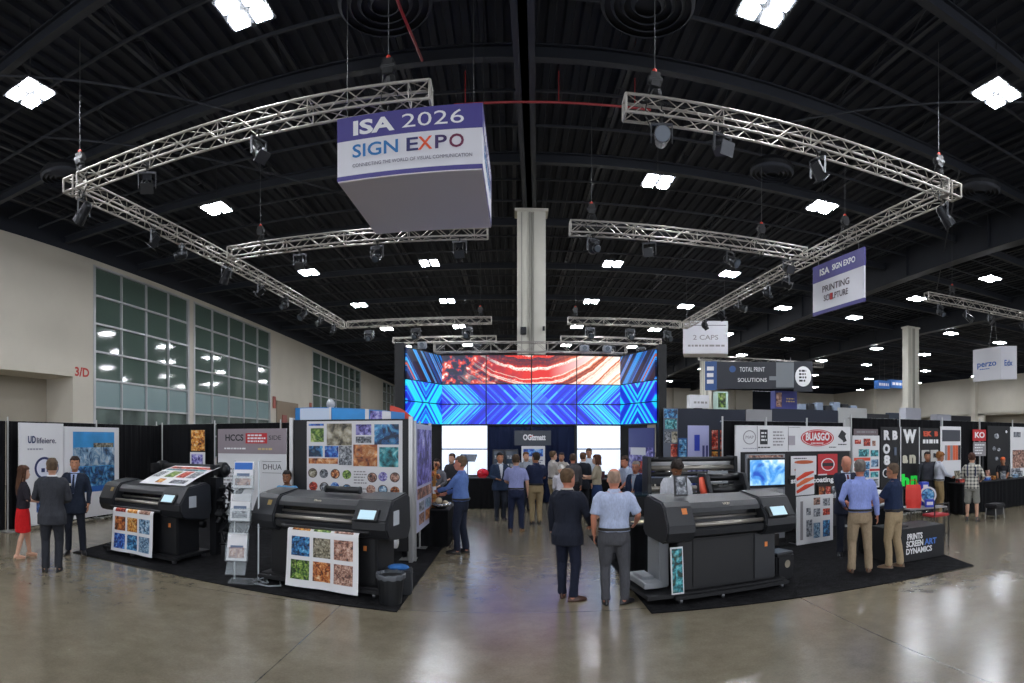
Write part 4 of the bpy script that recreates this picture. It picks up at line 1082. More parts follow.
for px0, px1, lb, dy in ((492.5, 504.5, 'left half of the dark glass display cabinets below the video wall', 0), (505, 518, 'right half of the dark glass display cabinets below the video wall', 0)):
    x0, x1 = px_on_y(px0, 19.0), px_on_y(px1, 19.0)
    t = thing('display_cabinet', lb, 'cabinet', (x0, 19.0, 0)); L = x1 - x0
    MB().b2(0, L, .02, .4, 0, 1.88).build('cabinet_body', M('cabinet_dark', '23272f', .4), t, bevel=.01)
    MB().b2(.04, L - .04, .0, .02, .9, 1.82).build('glass_door', M('cabinet_glass', '3a4654', .08), t)
    for k in range(3): lines(t, .07, L - .07, 1.0 + k * .28, 1.14 + k * .28, 1, PIC('grey', k + 3, 12), y=-.004, seed=k, name='shelf_goods', fill=.8)
# right wing picture banner
t, L = board('picture_banner', (3.98, 19.2), (4.55, 17.9), 1.0, 2.6, M('violet_board', '4a4f86', .5), 'violet picture banner under the right wing of the video wall', 'banner', .04)
pic(t, .05, L - .05, 1.06, 1.95, PIC('violet', 7, 4)); pic(t, L * .1, L * .7, 1.7, 1.95, whitep, y=-.012, name='title_strip'); pic(t, L * .4, L * .8, 1.1, 1.5, PIC('red', 6, 8), y=-.012)
for a_ in (.1, L - .14): MB().b2(a_, a_ + .04, .04, .08, 0, 1.1).build('post', blackp, t)
table((2.2, 17.2), (3.4, 17.2), .7, 'dark table in front of the right white screen', h=1.0)
t = thing('paper_cup', 'dark cup standing on the table before the right white screen', 'cup', (2.8, 17.5, 1.0))
MB().tube([(0, 0, 0), (0, 0, .2)], [.06, .08], 14).build('cup_body', M('cup_maroon', '4a2530', .5), t); MB().tube([(0, 0, .2), (0, 0, .23)], [.085, .08], 14).build('cup_lid', blackpl, t)
# ------------------------------------------------------------------ right booth
Y = 11.75
sx = lambda px: px_on_y(px, Y)
drape((sx(728), 12.15), (sx(852), 12.15), 'black drape behind the right printer booth header', top=2.66, n=3)
A0 = sx(735.5)
t = thing('header_wall', 'white header frame with round logos and a red oval over a black booth wall', 'booth wall', (A0, Y, 0))
L = sx(850.5) - A0
lx = lambda px: px_on_y(px, Y) - A0
MB().b2(0, L, 0, .06, 1.93, 2.53).build('header_board', whitep, t, bevel=.004)
MB().b2(0, .12, 0, .06, 0, 1.93).build('jamb', whitep, t)
MB().b2(.14, L, .04, .08, .1, 1.93).build('black_infill', blackp, t)
for px in (757, 788): pic(t, lx(px), lx(px) + .012, 1.95, 2.52, greyp, name='joint')
z = 2.26
ring(t, lx(749.5), z, .16, .02, greyp); txt('MAP', .1, (lx(749.5), -.006, z), greyp, t, wide=.2)
lines(t, lx(743), lx(757), 1.99, 2.03, 1, M('pale_grey_ink', '9a9aa6', .5), seed=2)
MB().b2(lx(760), lx(767.5), -.008, 0, 2.1, 2.44).build('badge_mark', inkm, t, bevel=.0); lines(t, lx(761), lx(766.5), 2.16, 2.4, 3, whitep, y=-.012, seed=3, fill=.5); lines(t, lx(758), lx(770), 2.0, 2.06, 1, inkm, seed=5)
lines(t, lx(773), lx(786), 2.05, 2.42, 5, greyp, seed=6)
pic(t, lx(788), lx(795), 2.08, 2.3, M('mauve_patch', 'a59fa6', .6), name='colour_patch')
disc(t, lx(817.5), 2.25, .46, redp2, rz_=.44, name='red_oval', seg=32); ring(t, lx(817.5), 2.25, .43, .018, inkw, y=-.01, rz_=.42)
txt('BUASGO', .25, (lx(817.5), -.012, 2.27), inkw, t, bold=.03, wide=.66); lines(t, lx(811), lx(823), 2.1, 2.15, 1, inkw, y=-.012, seed=8)
lines(t, lx(829), lx(836), 2.0, 2.05, 1, inkm, seed=11)
m = MB().box((lx(842), -.006, 2.32), (.16, .006, .2), ry=.6).box((lx(843.5), -.006, 2.26), (.1, .008, .22), ry=-.4); m.build('leaf_mark', inkm, t); lines(t, lx(838), lx(846.5), 2.06, 2.12, 1, inkm, seed=12)
lines(t, lx(789), lx(800), 2.48, 2.51, 1, greyp, seed=13)
# posters on the black infill
def rp(px0, px1, py0, py1, mat, lb, nm='wall_poster', Y=Y - .01, th=.02):
    x0, x1 = px_on_y(px0, Y), px_on_y(px1, Y); xm = (x0 + x1) / 2
    return board(nm, (x0, Y), (x1, Y), zat(py1, xm, Y), zat(py0, xm, Y), mat, lb, 'poster', th) + (zat(py1, xm, Y), zat(py0, xm, Y))
t, L, z0, z1 = rp(791, 816.5, 456, 475, whitep, 'white poster with two orange car drawings on the black booth wall')
for k in (0, 1): MB().ell((L * .5, -.006, z0 + (.28 + .4 * k) * (z1 - z0)), (L * .38, .004, (z1 - z0) * .1), 16, 8).build('car_drawing', M('car_orange', 'b8552a', .5), t)
lines(t, L * .1, L * .6, z1 - .08, z1 - .03, 1, inkm, seed=1)
t, L, z0, z1 = rp(818, 837.5, 454, 475, redp2, 'red poster with white round badge on the black booth wall')
ring(t, L * .5, (z0 + z1) / 2, .19, .025, inkw, rz_=.8); MB().b2(L * .22, L * .78, -.012, -.004, (z0 + z1) / 2 - .04, (z0 + z1) / 2 + .04).build('badge_bar', inkm, t)
pic(t, 0, L * .45, z0 - .0, z0 + .03, whitep, name='edge_strip')
t, L, z0, z1 = rp(789.5, 834.5, 477.5, 483, blackp, 'strip of white lettering across the black booth wall')
txt('stretchcoating', .17, (L * .5, -.006, (z0 + z1) / 2), inkw, t, bold=.03, wide=L * .95)
t, L, z0, z1 = rp(818, 838, 484, 500, M('brown_print', '2c1d18', .6), 'brown product poster partly behind the navy suited man')
for k in range(3): pic(t, L * (.05 + .32 * k), L * (.3 + .32 * k), z0 + .04, z1 - .06, PIC(('warm', 'red', 'grey')[k], k, 10))
# free-standing boards in front of the wall
PA, PB = (5.62, 10.28), (6.62, 10.48)
t, L = board('display_board', PA, PB, .03, 1.03, whitep, 'white board of small product pictures standing on the carpet', 'display board', .04)
for k, (a, b_, c, d, kd) in enumerate(((.08, .15, .1, .9, 'grey'), (.24, .4, .15, .5, 'grey'), (.44, .62, .1, .42, 'city'), (.7, .9, .1, .45, 'sea'), (.24, .36, .6, .75, 'grey'), (.44, .62, .55, .72, 'grey'), (.44, .62, .8, .95, 'flesh'), (.7, .9, .56, .7, 'red'), (.7, .9, .76, .92, 'grey'))):
    pic(t, L * a, L * b_, .03 + c, .03 + d, PIC(kd, k + 3, 14) if a > .1 else greyp)
for a_ in (.1, L - .13): MB().b2(a_, a_ + .03, .04, .4, 0, .03).build('foot', steel, t)
t, L = board('striped_poster', (5.62, 10.33), (6.12, 10.43), 1.05, 1.62, whitep, 'poster with red and orange swooshes above the white board', 'poster', .02)
for k in range(3):
    MB().tube([(L * .03, -.006, 1.12 + k * .13), (L * .5, -.006, 1.22 + k * .13), (L * .95, -.006, 1.27 + k * .13)], [.03, .05, .02], 6, flat=.1, side=(0, 0, 1)).build('swoosh', M('swoosh_red', 'cf3d20', .5) if k != 1 else M('swoosh_orange', 'dd6a3a', .5), t)
MB().b2(L * .4, L * .46, .02, .05, 0, 1.1).build('post', blackp, t)
# television stand
PA = (px_on_y(746.5, 10.9), 10.9); PB = (px_on_y(785, 10.9), 10.9)
t, L = board('television_stand', PA, PB, .1, 1.9, M('stand_grey', '8f9196', .5), 'grey stand holding a television with a blue picture', 'television stand', .08)
MB().b2(.0, L, -.03, .3, 0, .1).build('stand_foot', blackp, t)
MB().b2(.02, L - .02, -.07, 0, 1.2, 1.82).build('television', blackpl, t, bevel=.01)
b = NB('television_picture', .3, emit=1.1)
c_ = b.ramp(b.noise(3.0, b.co, detail=6, dist=.6), [(.35, '1d4fb8'), (.46, '4d9be6'), (.54, '9fd3f5'), (.64, 'f0f6fa'), (.7, '6a8cb0')])
b.out(c_)
pic(t, .05, L - .05, 1.25, 1.78, b.m, y=-.072, name='television_picture')
pic(t, .05, L - .05, 1.83, 1.88, PIC('flesh', 3, 10), name='caption'); pic(t, .05, L - .05, .75, 1.15, M('stand_light_panel', 'a9abad', .5), name='lower_panel'); lines(t, .1, L - .1, .85, 1.1, 6, greyp, y=-.012, seed=14)
t2 = thing('small_camera', 'small black camera on the ledge below the television', 'camera', (PA[0] + L * .55, 10.8, 1.0)); MB().b2(-.06, .06, -.05, .05, 0, .08).b2(-.02, .02, .02, .06, -.3, 0).cyl((0, -.05, .04), (0, -.1, .04), .03, 10).build('camera_body', blackpl, t2); 
t, L = board('white_carton_board', (5.0, 10.6), (5.35, 10.62), .25, 1.2, M('carton_grey', 'a5a4a2', .6), 'plain grey card board between the television stand and the poster', 'board', .03)
MB().b2(0, L, -.05, .2, 0, .25).build('carton_base', M('carton_dark', '2b2724', .7), t)
# second printer further back on the right carpet, with its rollers
t = thing('roll_to_roll_printer', 'tall open roll to roll printer of dark and silver rollers behind the right printer', 'printer', (3.72, 11.45, 0), 0)
for x in (-.95, .95): MB().prism([(-.3, 0), (-.3, .9), (-.2, 1.3), (-.18, 1.86), (.3, 1.86), (.34, 0)], x - .04, x + .04).build('side_plate', body2, t, bevel=.01)
MB().b2(-.91, .91, -.2, .3, .15, .95).build('lower_body', body2, t, bevel=.01)
MB().b2(-.91, .91, -.16, .28, 1.3, 1.42).build('carriage_beam', bodym, t, bevel=.01)
for i, (y, z_, r, mt) in enumerate(((-.12, 1.8, .05, body2), (-.1, 1.62, .055, rollm), (-.14, 1.5, .045, body2), (-.2, 1.2, .06, rollm), (-.26, 1.02, .07, body2), (.15, 1.7, .11, paper))): MB().cyl((-.91, y, z_), (.91, y, z_), r, 14).build('roller', mt, t, smooth=True)
MB().b2(.3, .75, -.24, -.18, 1.28, 1.55).build('print_head', M('head_grey', '8c9196', .4), t, bevel=.01); MB().b2(.35, .6, -.25, -.24, 1.32, 1.48).build('head_label', whitep, t)
for i in range(9): MB().tube([(-.2 + i * .12, -.2, 1.3), (-.15 + i * .12, -.28, 1.1), (-.2 + i * .13, -.22, .9)], .014, 5).build('ink_tube', blackpl, t)
t = thing('glass_worktop', 'long dark glass topped workbench in front of the roll to roll printer', 'workbench', (2.05, 10.55, 0), .02)
MB().b2(0, 1.6, 0, .5, 1.12, 1.16).build('glass_top', M('bench_glass', '26343a', .08), t, bevel=.004); MB().b2(.05, 1.55, .03, .47, .1, 1.12).build('bench_body', body2, t, bevel=.01)
# roll laminator
t = thing('roll_laminator', 'black roll laminator with an orange end cap behind the right printer', 'laminator', (3.85, 9.9, 0), .1)
MB().b2(-.36, .4, -.2, .25, .0, .9).build('stand_body', body2, t, bevel=.02)
for x in (-.38, .4): MB().prism([(-.25, .85), (-.3, 1.2), (-.1, 1.58), (.25, 1.58), (.3, .9)], x - .04, x + .04).build('side_plate', bodym, t, bevel=.01)
for (y, z_, r) in ((-.18, 1.05, .06), (-.05, 1.28, .09), (.1, 1.5, .07), (.15, 1.15, .08)): MB().cyl((-.35, y, z_), (.37, y, z_), r, 14).build('roller', M('rubber_black', '101113', .3), t, smooth=True)
MB().tube([(-.44, -.2, 1.05), (-.47, -.12, 1.3), (-.44, .02, 1.5)], [.05, .07, .05], 10).build('orange_guard', M('guard_orange', 'cf4a2c', .4), t, smooth=True)
MB().b2(-.34, .36, -.34, -.3, .95, 1.0).build('front_bar', steel, t)
# rear posters between video wall and header
def far(px0, px1, py0, py1, Y, mat, lb, nm='display_banner', post=True, th=.04):
    x0, x1 = px_on_y(px0, Y), px_on_y(px1, Y); xm = (x0 + x1) / 2; z0, z1 = zat(py1, xm, Y), zat(py0, xm, Y)
    t, L = board(nm, (x0, Y), (x1, Y), z0, z1, mat, lb, 'banner', th)
    for a_ in (.15, .8) if post and z0 > .1 else (): MB().b2(L * a_, L * (a_ + .05), th, th + .04, 0, z0 + .1).build('post', steel, t)
    return t, L, z0, z1
t, L, z0, z1 = far(663.5, 678, 408, 470, 17.5, M('patch_board', '59606e', .5), 'tall banner of stacked pictures at the right edge of the video wall')
h = z1 - z0
for a, b_, c, d, kd in ((.05, .95, .84, .98, 'sea'), (.1, .9, .66, .82, 'teal'), (.05, .5, .44, .62, 'grey'), (.55, .95, .44, .62, 'stone'), (.05, .45, .02, .2, 'red'), (.5, .95, .2, .42, 'red'), (.5, .95, .02, .18, 'flesh')): pic(t, L * a, L * b_, z0 + h * c, z0 + h * d, PIC(kd, int(a * 9 + c * 7), 8))
t, L, z0, z1 = far(678.5, 687, 438, 470, 17.4, M('blue_board', '1f4f88', .5), 'narrow deep blue picture banner beside the stacked picture banner'); pic(t, .03, L - .03, z0 + .05, z1 - .05, PIC('sea', 5, 7))
t, L, z0, z1 = far(688, 709, 425.5, 492, 13.6, M('lilac_board', 'b0b2dc', .5), 'lilac banner with blue bottle pictures behind the second right printer')
h = z1 - z0; pic(t, L * .3, L * .55, z0 + h * .62, z0 + h * .86, M('bottle_blue', '2c3fb0', .5), name='bottle_picture')
for a in (.12, .35, .68, .85): pic(t, L * a, L * (a + .1), z0 + h * .2, z0 + h * (.5 + .2 * (a > .6)), M('bottle_navy', '3a3f78', .5), name='bottle_picture')
pic(t, L * .2, L * .6, z0 + h * .05, z0 + h * .18, PIC('blue', 3, 9))
for px0, px1, lb in ((711, 718.5, 'dark banner with red lettering, left of the pair beside the lilac banner'), (719.5, 728, 'dark banner with red lettering, right of the pair beside the lilac banner')):
    t, L, z0, z1 = far(px0, px1, 429, 470, 13.7, blackp, lb)
    h = z1 - z0; pic(t, L * .1, L * .9, z0 + h * .5, z1 - .03, PIC('red', int(px0) % 5, 7)); pic(t, L * .1, L * .9, z0 + .03, z0 + h * .45, PIC('orange', 3, 8))
# long navy partition further back
t, L, z0, z1 = far(678, 745.5, 409, 470, 20.0, M('navy_partition', '1e2433', .7), 'dark navy partition wall beyond the right booth, left of the grey panel', 'partition_panel', False, .1)
t, L, z0, z1 = far(746, 772, 409.5, 470, 20.0, M('grey_partition', '8b8b8e', .6), 'light grey panel in the long navy partition', 'partition_panel', False, .1)
t, L, z0, z1 = far(772.5, 838, 409.5, 470, 20.0, M('navy_partition', '1e2433', .7), 'dark navy partition wall right of the grey panel', 'partition_panel', False, .1)
t, L, z0, z1 = far(838.5, 867, 408, 470, 20.0, M('pale_partition', 'a8a9a8', .6), 'pale grey partition panel at the right end of the navy wall', 'partition_panel', False, .1)
# ------------------------------------------------------------------ right rear wall of drapes and letter samples
Y = 13.0
drape((px_on_y(850, Y + .15), Y + .15), (17.5, Y + .15), 'long black pipe and drape wall behind the letter samples', top=2.84, n=5)
def R(px0, px1, py0, py1, mat, lb, nm='display_banner', Y=Y, th=.03):
    return far(px0, px1, py0, py1, Y, mat, lb, nm, True, th)
t, L, z0, z1 = R(852.5, 879.5, 435.5, 488, whitep, 'white poster of blue product pictures with red price bars', 'product_poster'); h = z1 - z0
for i, (a, b_, c, d, kd) in enumerate(((.08, .3, .84, .92, 'red'), (.4, .65, .8, .94, 'red'), (.72, .85, .8, .9, 'flesh'), (.22, .6, .6, .74, 'teal'), (.66, .95, .6, .72, 'teal'), (.25, .62, .36, .5, 'sea'), (.68, .95, .4, .54, 'city'), (.25, .6, .2, .34, 'sea'), (.66, .95, .2, .3, 'teal'), (.25, .6, .04, .16, 'city'), (.66, .95, .03, .16, 'grey'))): pic(t, L * a, L * b_, z0 + h * c, z0 + h * d, PIC(kd, i + 2, 9))
pic(t, L * .05, L * .65, z0 + h * .52, z0 + h * .58, M('price_bar', 'cf4a30', .5), name='price_bar'); pic(t, L * .62, L, z0 + h * .32, z0 + h * .36, redp2, name='price_bar')
t, L, z0, z1 = R(854, 878, 429, 435, M('rose_grey', '6f6468', .6), 'narrow grey pink strip above the product poster', 'sign_strip'); lines(t, L * .1, L * .9, z0 + .03, z1 - .03, 1, greyp, seed=2)
def letters(t, items):
    for (s, x, z, size, mat, wd_) in items: txt(s, size, (x, -.012, z), mat, t, bold=.05, wide=wd_, name='sample_letter', ext=.012)
t, L, z0, z1 = R(880.5, 899, 427, 489, blackp, 'black banner with white block sample letters R, B and O'); h = z1 - z0
letters(t, [('R', L * .3, z0 + h * .86, .36, inkw, .22), ('B', L * .75, z0 + h * .86, .34, inkw, .18), ('O', L * .3, z0 + h * .64, .36, inkw, .24), ('8', L * .32, z0 + h * .46, .36, inkw, .22), ('I', L * .78, z0 + h * .6, .3, M('slate_ink', '5a6577', .5), .08)])
ring(t, L * .3, z0 + h * .26, .13, .03, inkw)
t, L, z0, z1 = R(900, 919.5, 427, 489, blackp, 'black banner with large W and two bright green letters'); h = z1 - z0
letters(t, [('W', L * .48, z0 + h * .84, .52, inkw, .5), ('a', L * .24, z0 + h * .5, .42, M('cream_letter', 'cfcbb8', .5), .2), ('n', L * .62, z0 + h * .5, .46, M('cream_letter', 'cfcbb8', .5), .24)])
grn = M('green_letter', '22d84a', .4, emit=.25)
letters(t, [('h', L * .26, z0 + h * .14, .46, grn, .28), ('n', L * .74, z0 + h * .16, .48, grn, .3)])
MB().b2(0, .03, -.02, 0, z0, z1).b2(L - .03, L, -.02, 0, z0 + h * .4, z1).build('edge_strip', whitep, t)
t, L, z0, z1 = R(921, 939, 428, 489, blackp, 'black banner with red block letters at its top'); h = z1 - z0
letters(t, [('EK', L * .32, z0 + h * .9, .2, M('orange_letter', 'd0543a', .5), .34), ('B', L * .82, z0 + h * .9, .2, M('orange_letter', 'd0543a', .5), .13)])
lines(t, L * .1, L * .95, z0 + h * .74, z0 + h * .82, 1, inkw, seed=7, fill=.8)
pic(t, L * .03, L * .45, z0 + h * .45, z0 + h * .64, M('letter_tile', 'b9b7b2', .5), name='letter_tile'); pic(t, L * .52, L * .95, z0 + h * .45, z0 + h * .64, M('letter_tile', 'b9b7b2', .5), name='letter_tile')
letters(t, [('D', L * .24, z0 + h * .545, .18, inkm, .12), ('R', L * .74, z0 + h * .545, .18, inkm, .12)])
t, L, z0, z1 = R(940.5, 961, 426.5, 476, whitep, 'white panel with dark block and orange colour strips'); h = z1 - z0
pic(t, L * .08, L * .95, z0 + h * .7, z0 + h * .93, M('slate_print', '3d4048', .5), name='dark_block')
for k in range(6): pic(t, L * (.2 + .13 * k), L * (.32 + .13 * k), z0 + h * .32, z0 + h * .62, M('strip_orange', 'd4613a', .5) if k in (1, 3, 4) else (inkm if k % 2 else greyp), name='colour_strip')
t, L, z0, z1 = R(973, 986, 429.5, 441, redp2, 'small red sign with white letters KO on the drape'); txt('KO', .26, (L * .5, -.006, (z0 + z1) / 2), inkw, t, bold=.03, wide=L * .75)
t, L, z0, z1 = R(973.5, 986, 442, 456, greyp, 'pale grey sheet below the small red sign', 'info_sheet'); lines(t, L * .1, L * .9, z0 + .05, z1 - .05, 4, inkw, seed=21)
t, L, z0, z1 = R(987.5, 1009.5, 426, 482, blackp, 'black banner with scattered white shapes beside the red sign'); h = z1 - z0
for i, (a, c, r) in enumerate(((.4, .82, .13), (.3, .6, .1), (.5, .58, .08), (.4, .42, .09))): disc(t, L * a, z0 + h * c, r, PIC('grey', i + 2, 14), rz_=.7, name='white_shape')
disc(t, L * .85, z0 + h * .9, .05, inkw, name='white_shape')
t, L, z0, z1 = R(1010.5, 1030, 427, 478, whitep, 'pale poster cut by the right edge of the picture'); h = z1 - z0
pic(t, L * .15, L * .5, z0 + h * .8, z0 + h * .9, PIC('grey', 3, 12)); pic(t, L * .1, L * .9, z0 + h * .2, z0 + h * .55, PIC('flesh', 3, 7))
# long table with goods
table((11.85, 11.75), (16.2, 12.0), .55, 'long black skirted table below the letter samples', h=.93)
rr = random.Random(11)
goods = [('red', .24), ('grey', .2), ('flesh', .16), ('blue', .22), ('orange', .2), ('grey', .3), ('stone', .14), ('city', .2), ('grey', .24), ('warm', .18)]
for i, (kd, s) in enumerate(goods):
    x = 12.1 + i * .4; y = 11.95 + rr.uniform(0, .2) + (x - 11.3) * .05
    nm = ('sample_box', 'folded_samples', 'sample_tin')[i % 3]
    word = {'red': 'red', 'grey': 'grey', 'flesh': 'pink', 'blue': 'blue', 'orange': 'orange', 'stone': 'stone coloured', 'city': 'pale blue', 'warm': 'brown'}[kd]
    t = thing(nm, '%s %s on the long table, %s from its left end' % (word, nm.replace('_', ' '), NUM[i]), 'sample', (x, y, .93), rr.uniform(-.4, .4), 'samples on the long table')
    if nm == 'sample_tin': MB().cyl((0, 0, 0), (0, 0, s * .8), s * .35, 14).build('tin', PIC(kd, i, 9), t); MB().cyl((0, 0, s * .8), (0, 0, s * .86), s * .37, 14).build('lid', steel, t)
    elif nm == 'sample_box': MB().b2(-s / 2, s / 2, -s / 3, s / 3, 0, s * .5).build('box', PIC(kd, i, 9), t, bevel=.008); MB().b2(-s * .52, s * .52, -s * .35, s * .35, s * .45, s * .53).build('lid', whitep, t)
    else:
        for k in range(4): MB().b2(-s / 2, s / 2, -s / 2.5, s / 2.5, k * .03, k * .03 + .026).build('folded_sheet', PIC(kd, i + k, 8), t, bevel=.006)
for i, (x_, kd, wd_, hh, lb) in enumerate(((12.25, 'stone', .3, .34, 'tall stone patterned sample panel on the long table, first of the upright panels'), (12.95, 'grey', .34, .26, 'grey sample panel on the long table, second of the upright panels'), (13.7, 'flesh', .26, .3, 'pink patterned sample panel on the long table, third of the upright panels'), (14.5, 'orange', .3, .22, 'orange sample panel on the long table, fourth of the upright panels'), (15.2, 'grey', .4, .3, 'wide grey sample panel on the long table, last of the upright panels'))):
    t = thing('sample_easel', lb, 'sample panel', (x_, 12.27 + (x_ - 12) * .05, .93), random.Random(i).uniform(-.3, .3), 'upright sample panels on the long table')
    fs(MB().b2(-wd_ / 2, wd_ / 2, -.01, .01, 0, hh), -.2, (0, 0, 0)).build('panel', PIC(kd, i + 6, 9), t); MB().b2(-.02, .02, .0, .14, 0, .015).build('easel_foot', steel, t)
# black folding stool in front of the long table
t = thing('black_stool', 'low black upholstered stool in front of the long table', 'stool', (12.0, 10.6, 0), .2)
MB().b2(-.27, .27, -.2, .2, .3, .42).build('seat', M('stool_leather', '1b1c20', .4), t, bevel=.03)
for i in (-1, 1):
    for j in (-1, 1): MB().cyl((i * .24, j * .17, 0), (i * .22, j * .15, .3), .014, 6).build('leg', silver, t)
MB().b2(-.22, .22, -.15, .15, .1, .28).build('storage_basket', blackp, t, bevel=.01)
# demo table in the booth with bags, beside the khaki trousered men
table((6.32, 8.95), (6.95, 8.65), .55, 'black skirted table between the blue shirted man and the navy polo man', h=.9)
t = thing('white_bag_stack', 'crumpled stack of white plastic bags on the booth table', 'bag stack', (6.66, 8.98, .9))
for k, (s, o) in enumerate((((.3, .2, .07), 0), ((.27, .19, .07), .02), ((.24, .18, .07), -.02))): MB().ell((o, 0, .06 + k * .1), s, 16, 8).build('bag', M('bag_white', 'c4c6c8', .4, bump=.8, bscale=12), t, smooth=True)
box = thing('black_display_box', 'low black box printed with white lettering at the carpet corner', 'display box', (6.22, 7.85, .012))
MB().b2(0, 1.22, 0, .7, 0, .6).build('box_body', blackp, box, bevel=.01)
txt('PRINTS', .15, (.3, -.004, .44), inkw, box, bold=.03, wide=.36, align='LEFT'); txt('SCREEN', .15, (.28, -.004, .31), inkw, box, bold=.03, wide=.4, align='LEFT'); txt('ART', .15, (.72, -.004, .31), M('link_blue', '4a78c8', .5), box, bold=.03, wide=.3, align='LEFT')
txt('DYNAMICS', .14, (.27, -.004, .18), inkw, box, bold=.03, wide=.62, align='LEFT')
t = thing('black_tray', 'flat black tray of cables on the low display box', 'tray', (6.45, 8.1, .612))
MB().b2(-.16, .22, -.12, .14, 0, .03).build('tray', blackpl, t, bevel=.01); MB().tube([(-.1, 0, .05), (0, .06, .08), (.1, -.04, .06), (.15, .05, .05)], .02, 6).build('cable_coil', blackpl, t)
# side table with bright gift bags and wheel
st = thing('folding_side_table', 'small folding table with bright bags right of the navy polo man', 'table', (8.3, 9.5, 0), -.1)
MB().b2(-.5, .5, -.3, .3, .70, .73).build('table_top', M('table_grey', '8a8788', .5), st, bevel=.005)
for i in (-1, 1):
    for j in (-1, 1): MB().cyl((i * .46, j * .26, 0), (i * .44, j * .24, .70), .016, 6).build('leg', blackpl, st)
t = thing('red_tote_bag', 'bright orange red tote bag standing on the side table', 'bag', (8.0, 9.42, .73), -.6)
MB().loft([[(x * a, y * b_, z) for x, y in ((-1, -1), (-.3, -1.15), (.3, -.9), (1, -1), (1, 1), (-1, 1))] for a, b_, z in ((.15, .08, 0), (.17, .09, .2), (.16, .06, .42), (.15, .03, .5))]).build('bag_body', M('tote_red', 'd2352a', .6, bump=.4, bscale=6), t, smooth=False)
MB().tube([(-.08, 0, .48), (-.06, 0, .6), (.06, 0, .6), (.08, 0, .48)], .01, 6).build('handle', M('tote_red', 'd2352a', .6), t)
t = thing('round_sample_wheel', 'white round sample wheel on the side table beside the red tote', 'display wheel', (8.5, 9.5, .73), -.7)
ring(t, 0, .24, .19, .04, whitep, y=-.01); disc(t, 0, .24, .14, PIC('sea', 4, 8), name='wheel_face'); MB().b2(-.1, .1, 0, .1, 0, .05).b2(-.02, .02, .0, .04, .05, .25).build('stand', steel, t)
t = thing('blue_box', 'tall slim blue box on the side table behind the sample wheel', 'box', (8.55, 9.7, .73), -.2)
MB().b2(-.09, .09, -.08, .08, 0, .52).build('box', M('box_blue', '2440b8', .4), t, bevel=.006); MB().b2(-.06, .06, -.085, -.08, .38, .46).build('label_patch', whitep, t)
t = thing('blue_box', 'small blue box at the front edge of the side table', 'box', (8.36, 9.3, .73), -.5)
MB().b2(-.1, .1, -.05, .05, 0, .17).build('box', M('box_blue', '2440b8', .4), t, bevel=.006); MB().b2(-.07, .07, -.055, -.05, .05, .12).build('label_patch', whitep, t)
t = thing('folding_stool', 'black folding stool with red seat beside the low display box', 'stool', (8.05, 8.75, 0), .1)
MB().b2(-.24, .24, -.18, .18, .62, .67).build('seat', M('stool_red', 'a52a2c', .5), t, bevel=.015)
for i in (-1, 1): MB().cyl((i * .22, -.16, 0), (i * .22, -.16, .9), .014, 6).cyl((i * .22, .16, 0), (i * .22, .16, .62), .014, 6).build('side_frame', blackpl, t)
MB().cyl((-.22, -.16, .88), (.22, -.16, .88), .014, 6).cyl((-.22, -.16, .25), (.22, -.16, .25), .012, 6).build('cross_bar', blackpl, t)
# dark table by the two foreground men / jacketed man
table((1.95, 9.2), (2.45, 9.25), .9, 'black skirted table between the aisle and the dark glass workbench', h=.8)
t = thing('open_brochure', 'open brochure lying on the table beside the aisle', 'brochure', (2.2, 9.5, .8), .5)
MB().b2(-.16, .16, -.1, .1, 0, .012).build('pages', M('cream_page', 'd9cba8', .6), t)
# ------------------------------------------------------------------ hanging signs
vio = M('sign_violet', '453f86', .5); swh = M('sign_white', 'd5d5dc', .55); sgr = M('sign_underside', 'ece6ee', .6)
hz = thing('hanging_box_sign', 'large square hanging box sign with violet band and sign expo lettering', 'hanging sign', (-1.905, 10.33, 0), -.02)
w2 = 1.37
MB().b2(-w2, w2, 0, 2.85, 7.15, 8.3).build('box_body', swh, hz)
MB().b2(-w2 - .004, w2 + .004, -.004, 2.854, 7.12, 7.2).b2(-w2 - .004, w2 + .004, -.004, 2.854, 7.86, 8.304).build('violet_bands', vio, hz)
MB().b2(-w2 + .01, w2 - .01, .01, 2.84, 7.1, 7.12).build('underside', sgr, hz)
txt('ISA', .36, (-.68, -.01, 8.06), inkw, hz, bold=.035, wide=.8); txt('2026', .36, (.46, -.01, 8.07), inkw, hz, bold=-.004, wide=1.15)
sblue = M('sign_blue', '1c6cab', .5)
txt('SIGN', .34, (-.62, -.01, 7.63), sblue, hz, bold=.015, wide=.88)
for s, x, wd_, mt in (('E', .07, .22, M('sign_indigo', '2f2f66', .5)), ('X', .32, .27, M('sign_orange', 'e0532a', .5)), ('P', .60, .22, M('sign_plum', '3c2c5c', .5)), ('O', .90, .27, M('sign_maroon', '6a2344', .5))): txt(s, .34, (x, -.01, 7.63), mt, hz, bold=.015, wide=wd_)
txt('CONNECTING THE WORLD OF VISUAL COMMUNICATION', .09, (.06, -.01, 7.37), M('sign_grey_ink', '6a6a78', .5), hz, wide=2.25)
txt('SIGN EXPO', .34, (w2 + .008, 1.4, 7.63), sblue, hz, rz=PI / 2, bold=.015, wide=2.0); txt('ISA 2026', .34, (w2 + .008, 1.4, 8.06), inkw, hz, rz=PI / 2, bold=.02, wide=2.0)
for x in (-1.2, 1.2):
    for y in (.1, 2.7): MB().cyl((x, y, 8.3), (x, y, 12.3), .007, 5).build('hanging_wire', blackpl, hz)
hs = thing('hanging_banner_sign', 'hanging panel with violet header under the right side truss', 'hanging sign', (10.0, 17.15, 0), -PI / 2 + .09)
L = 2.75
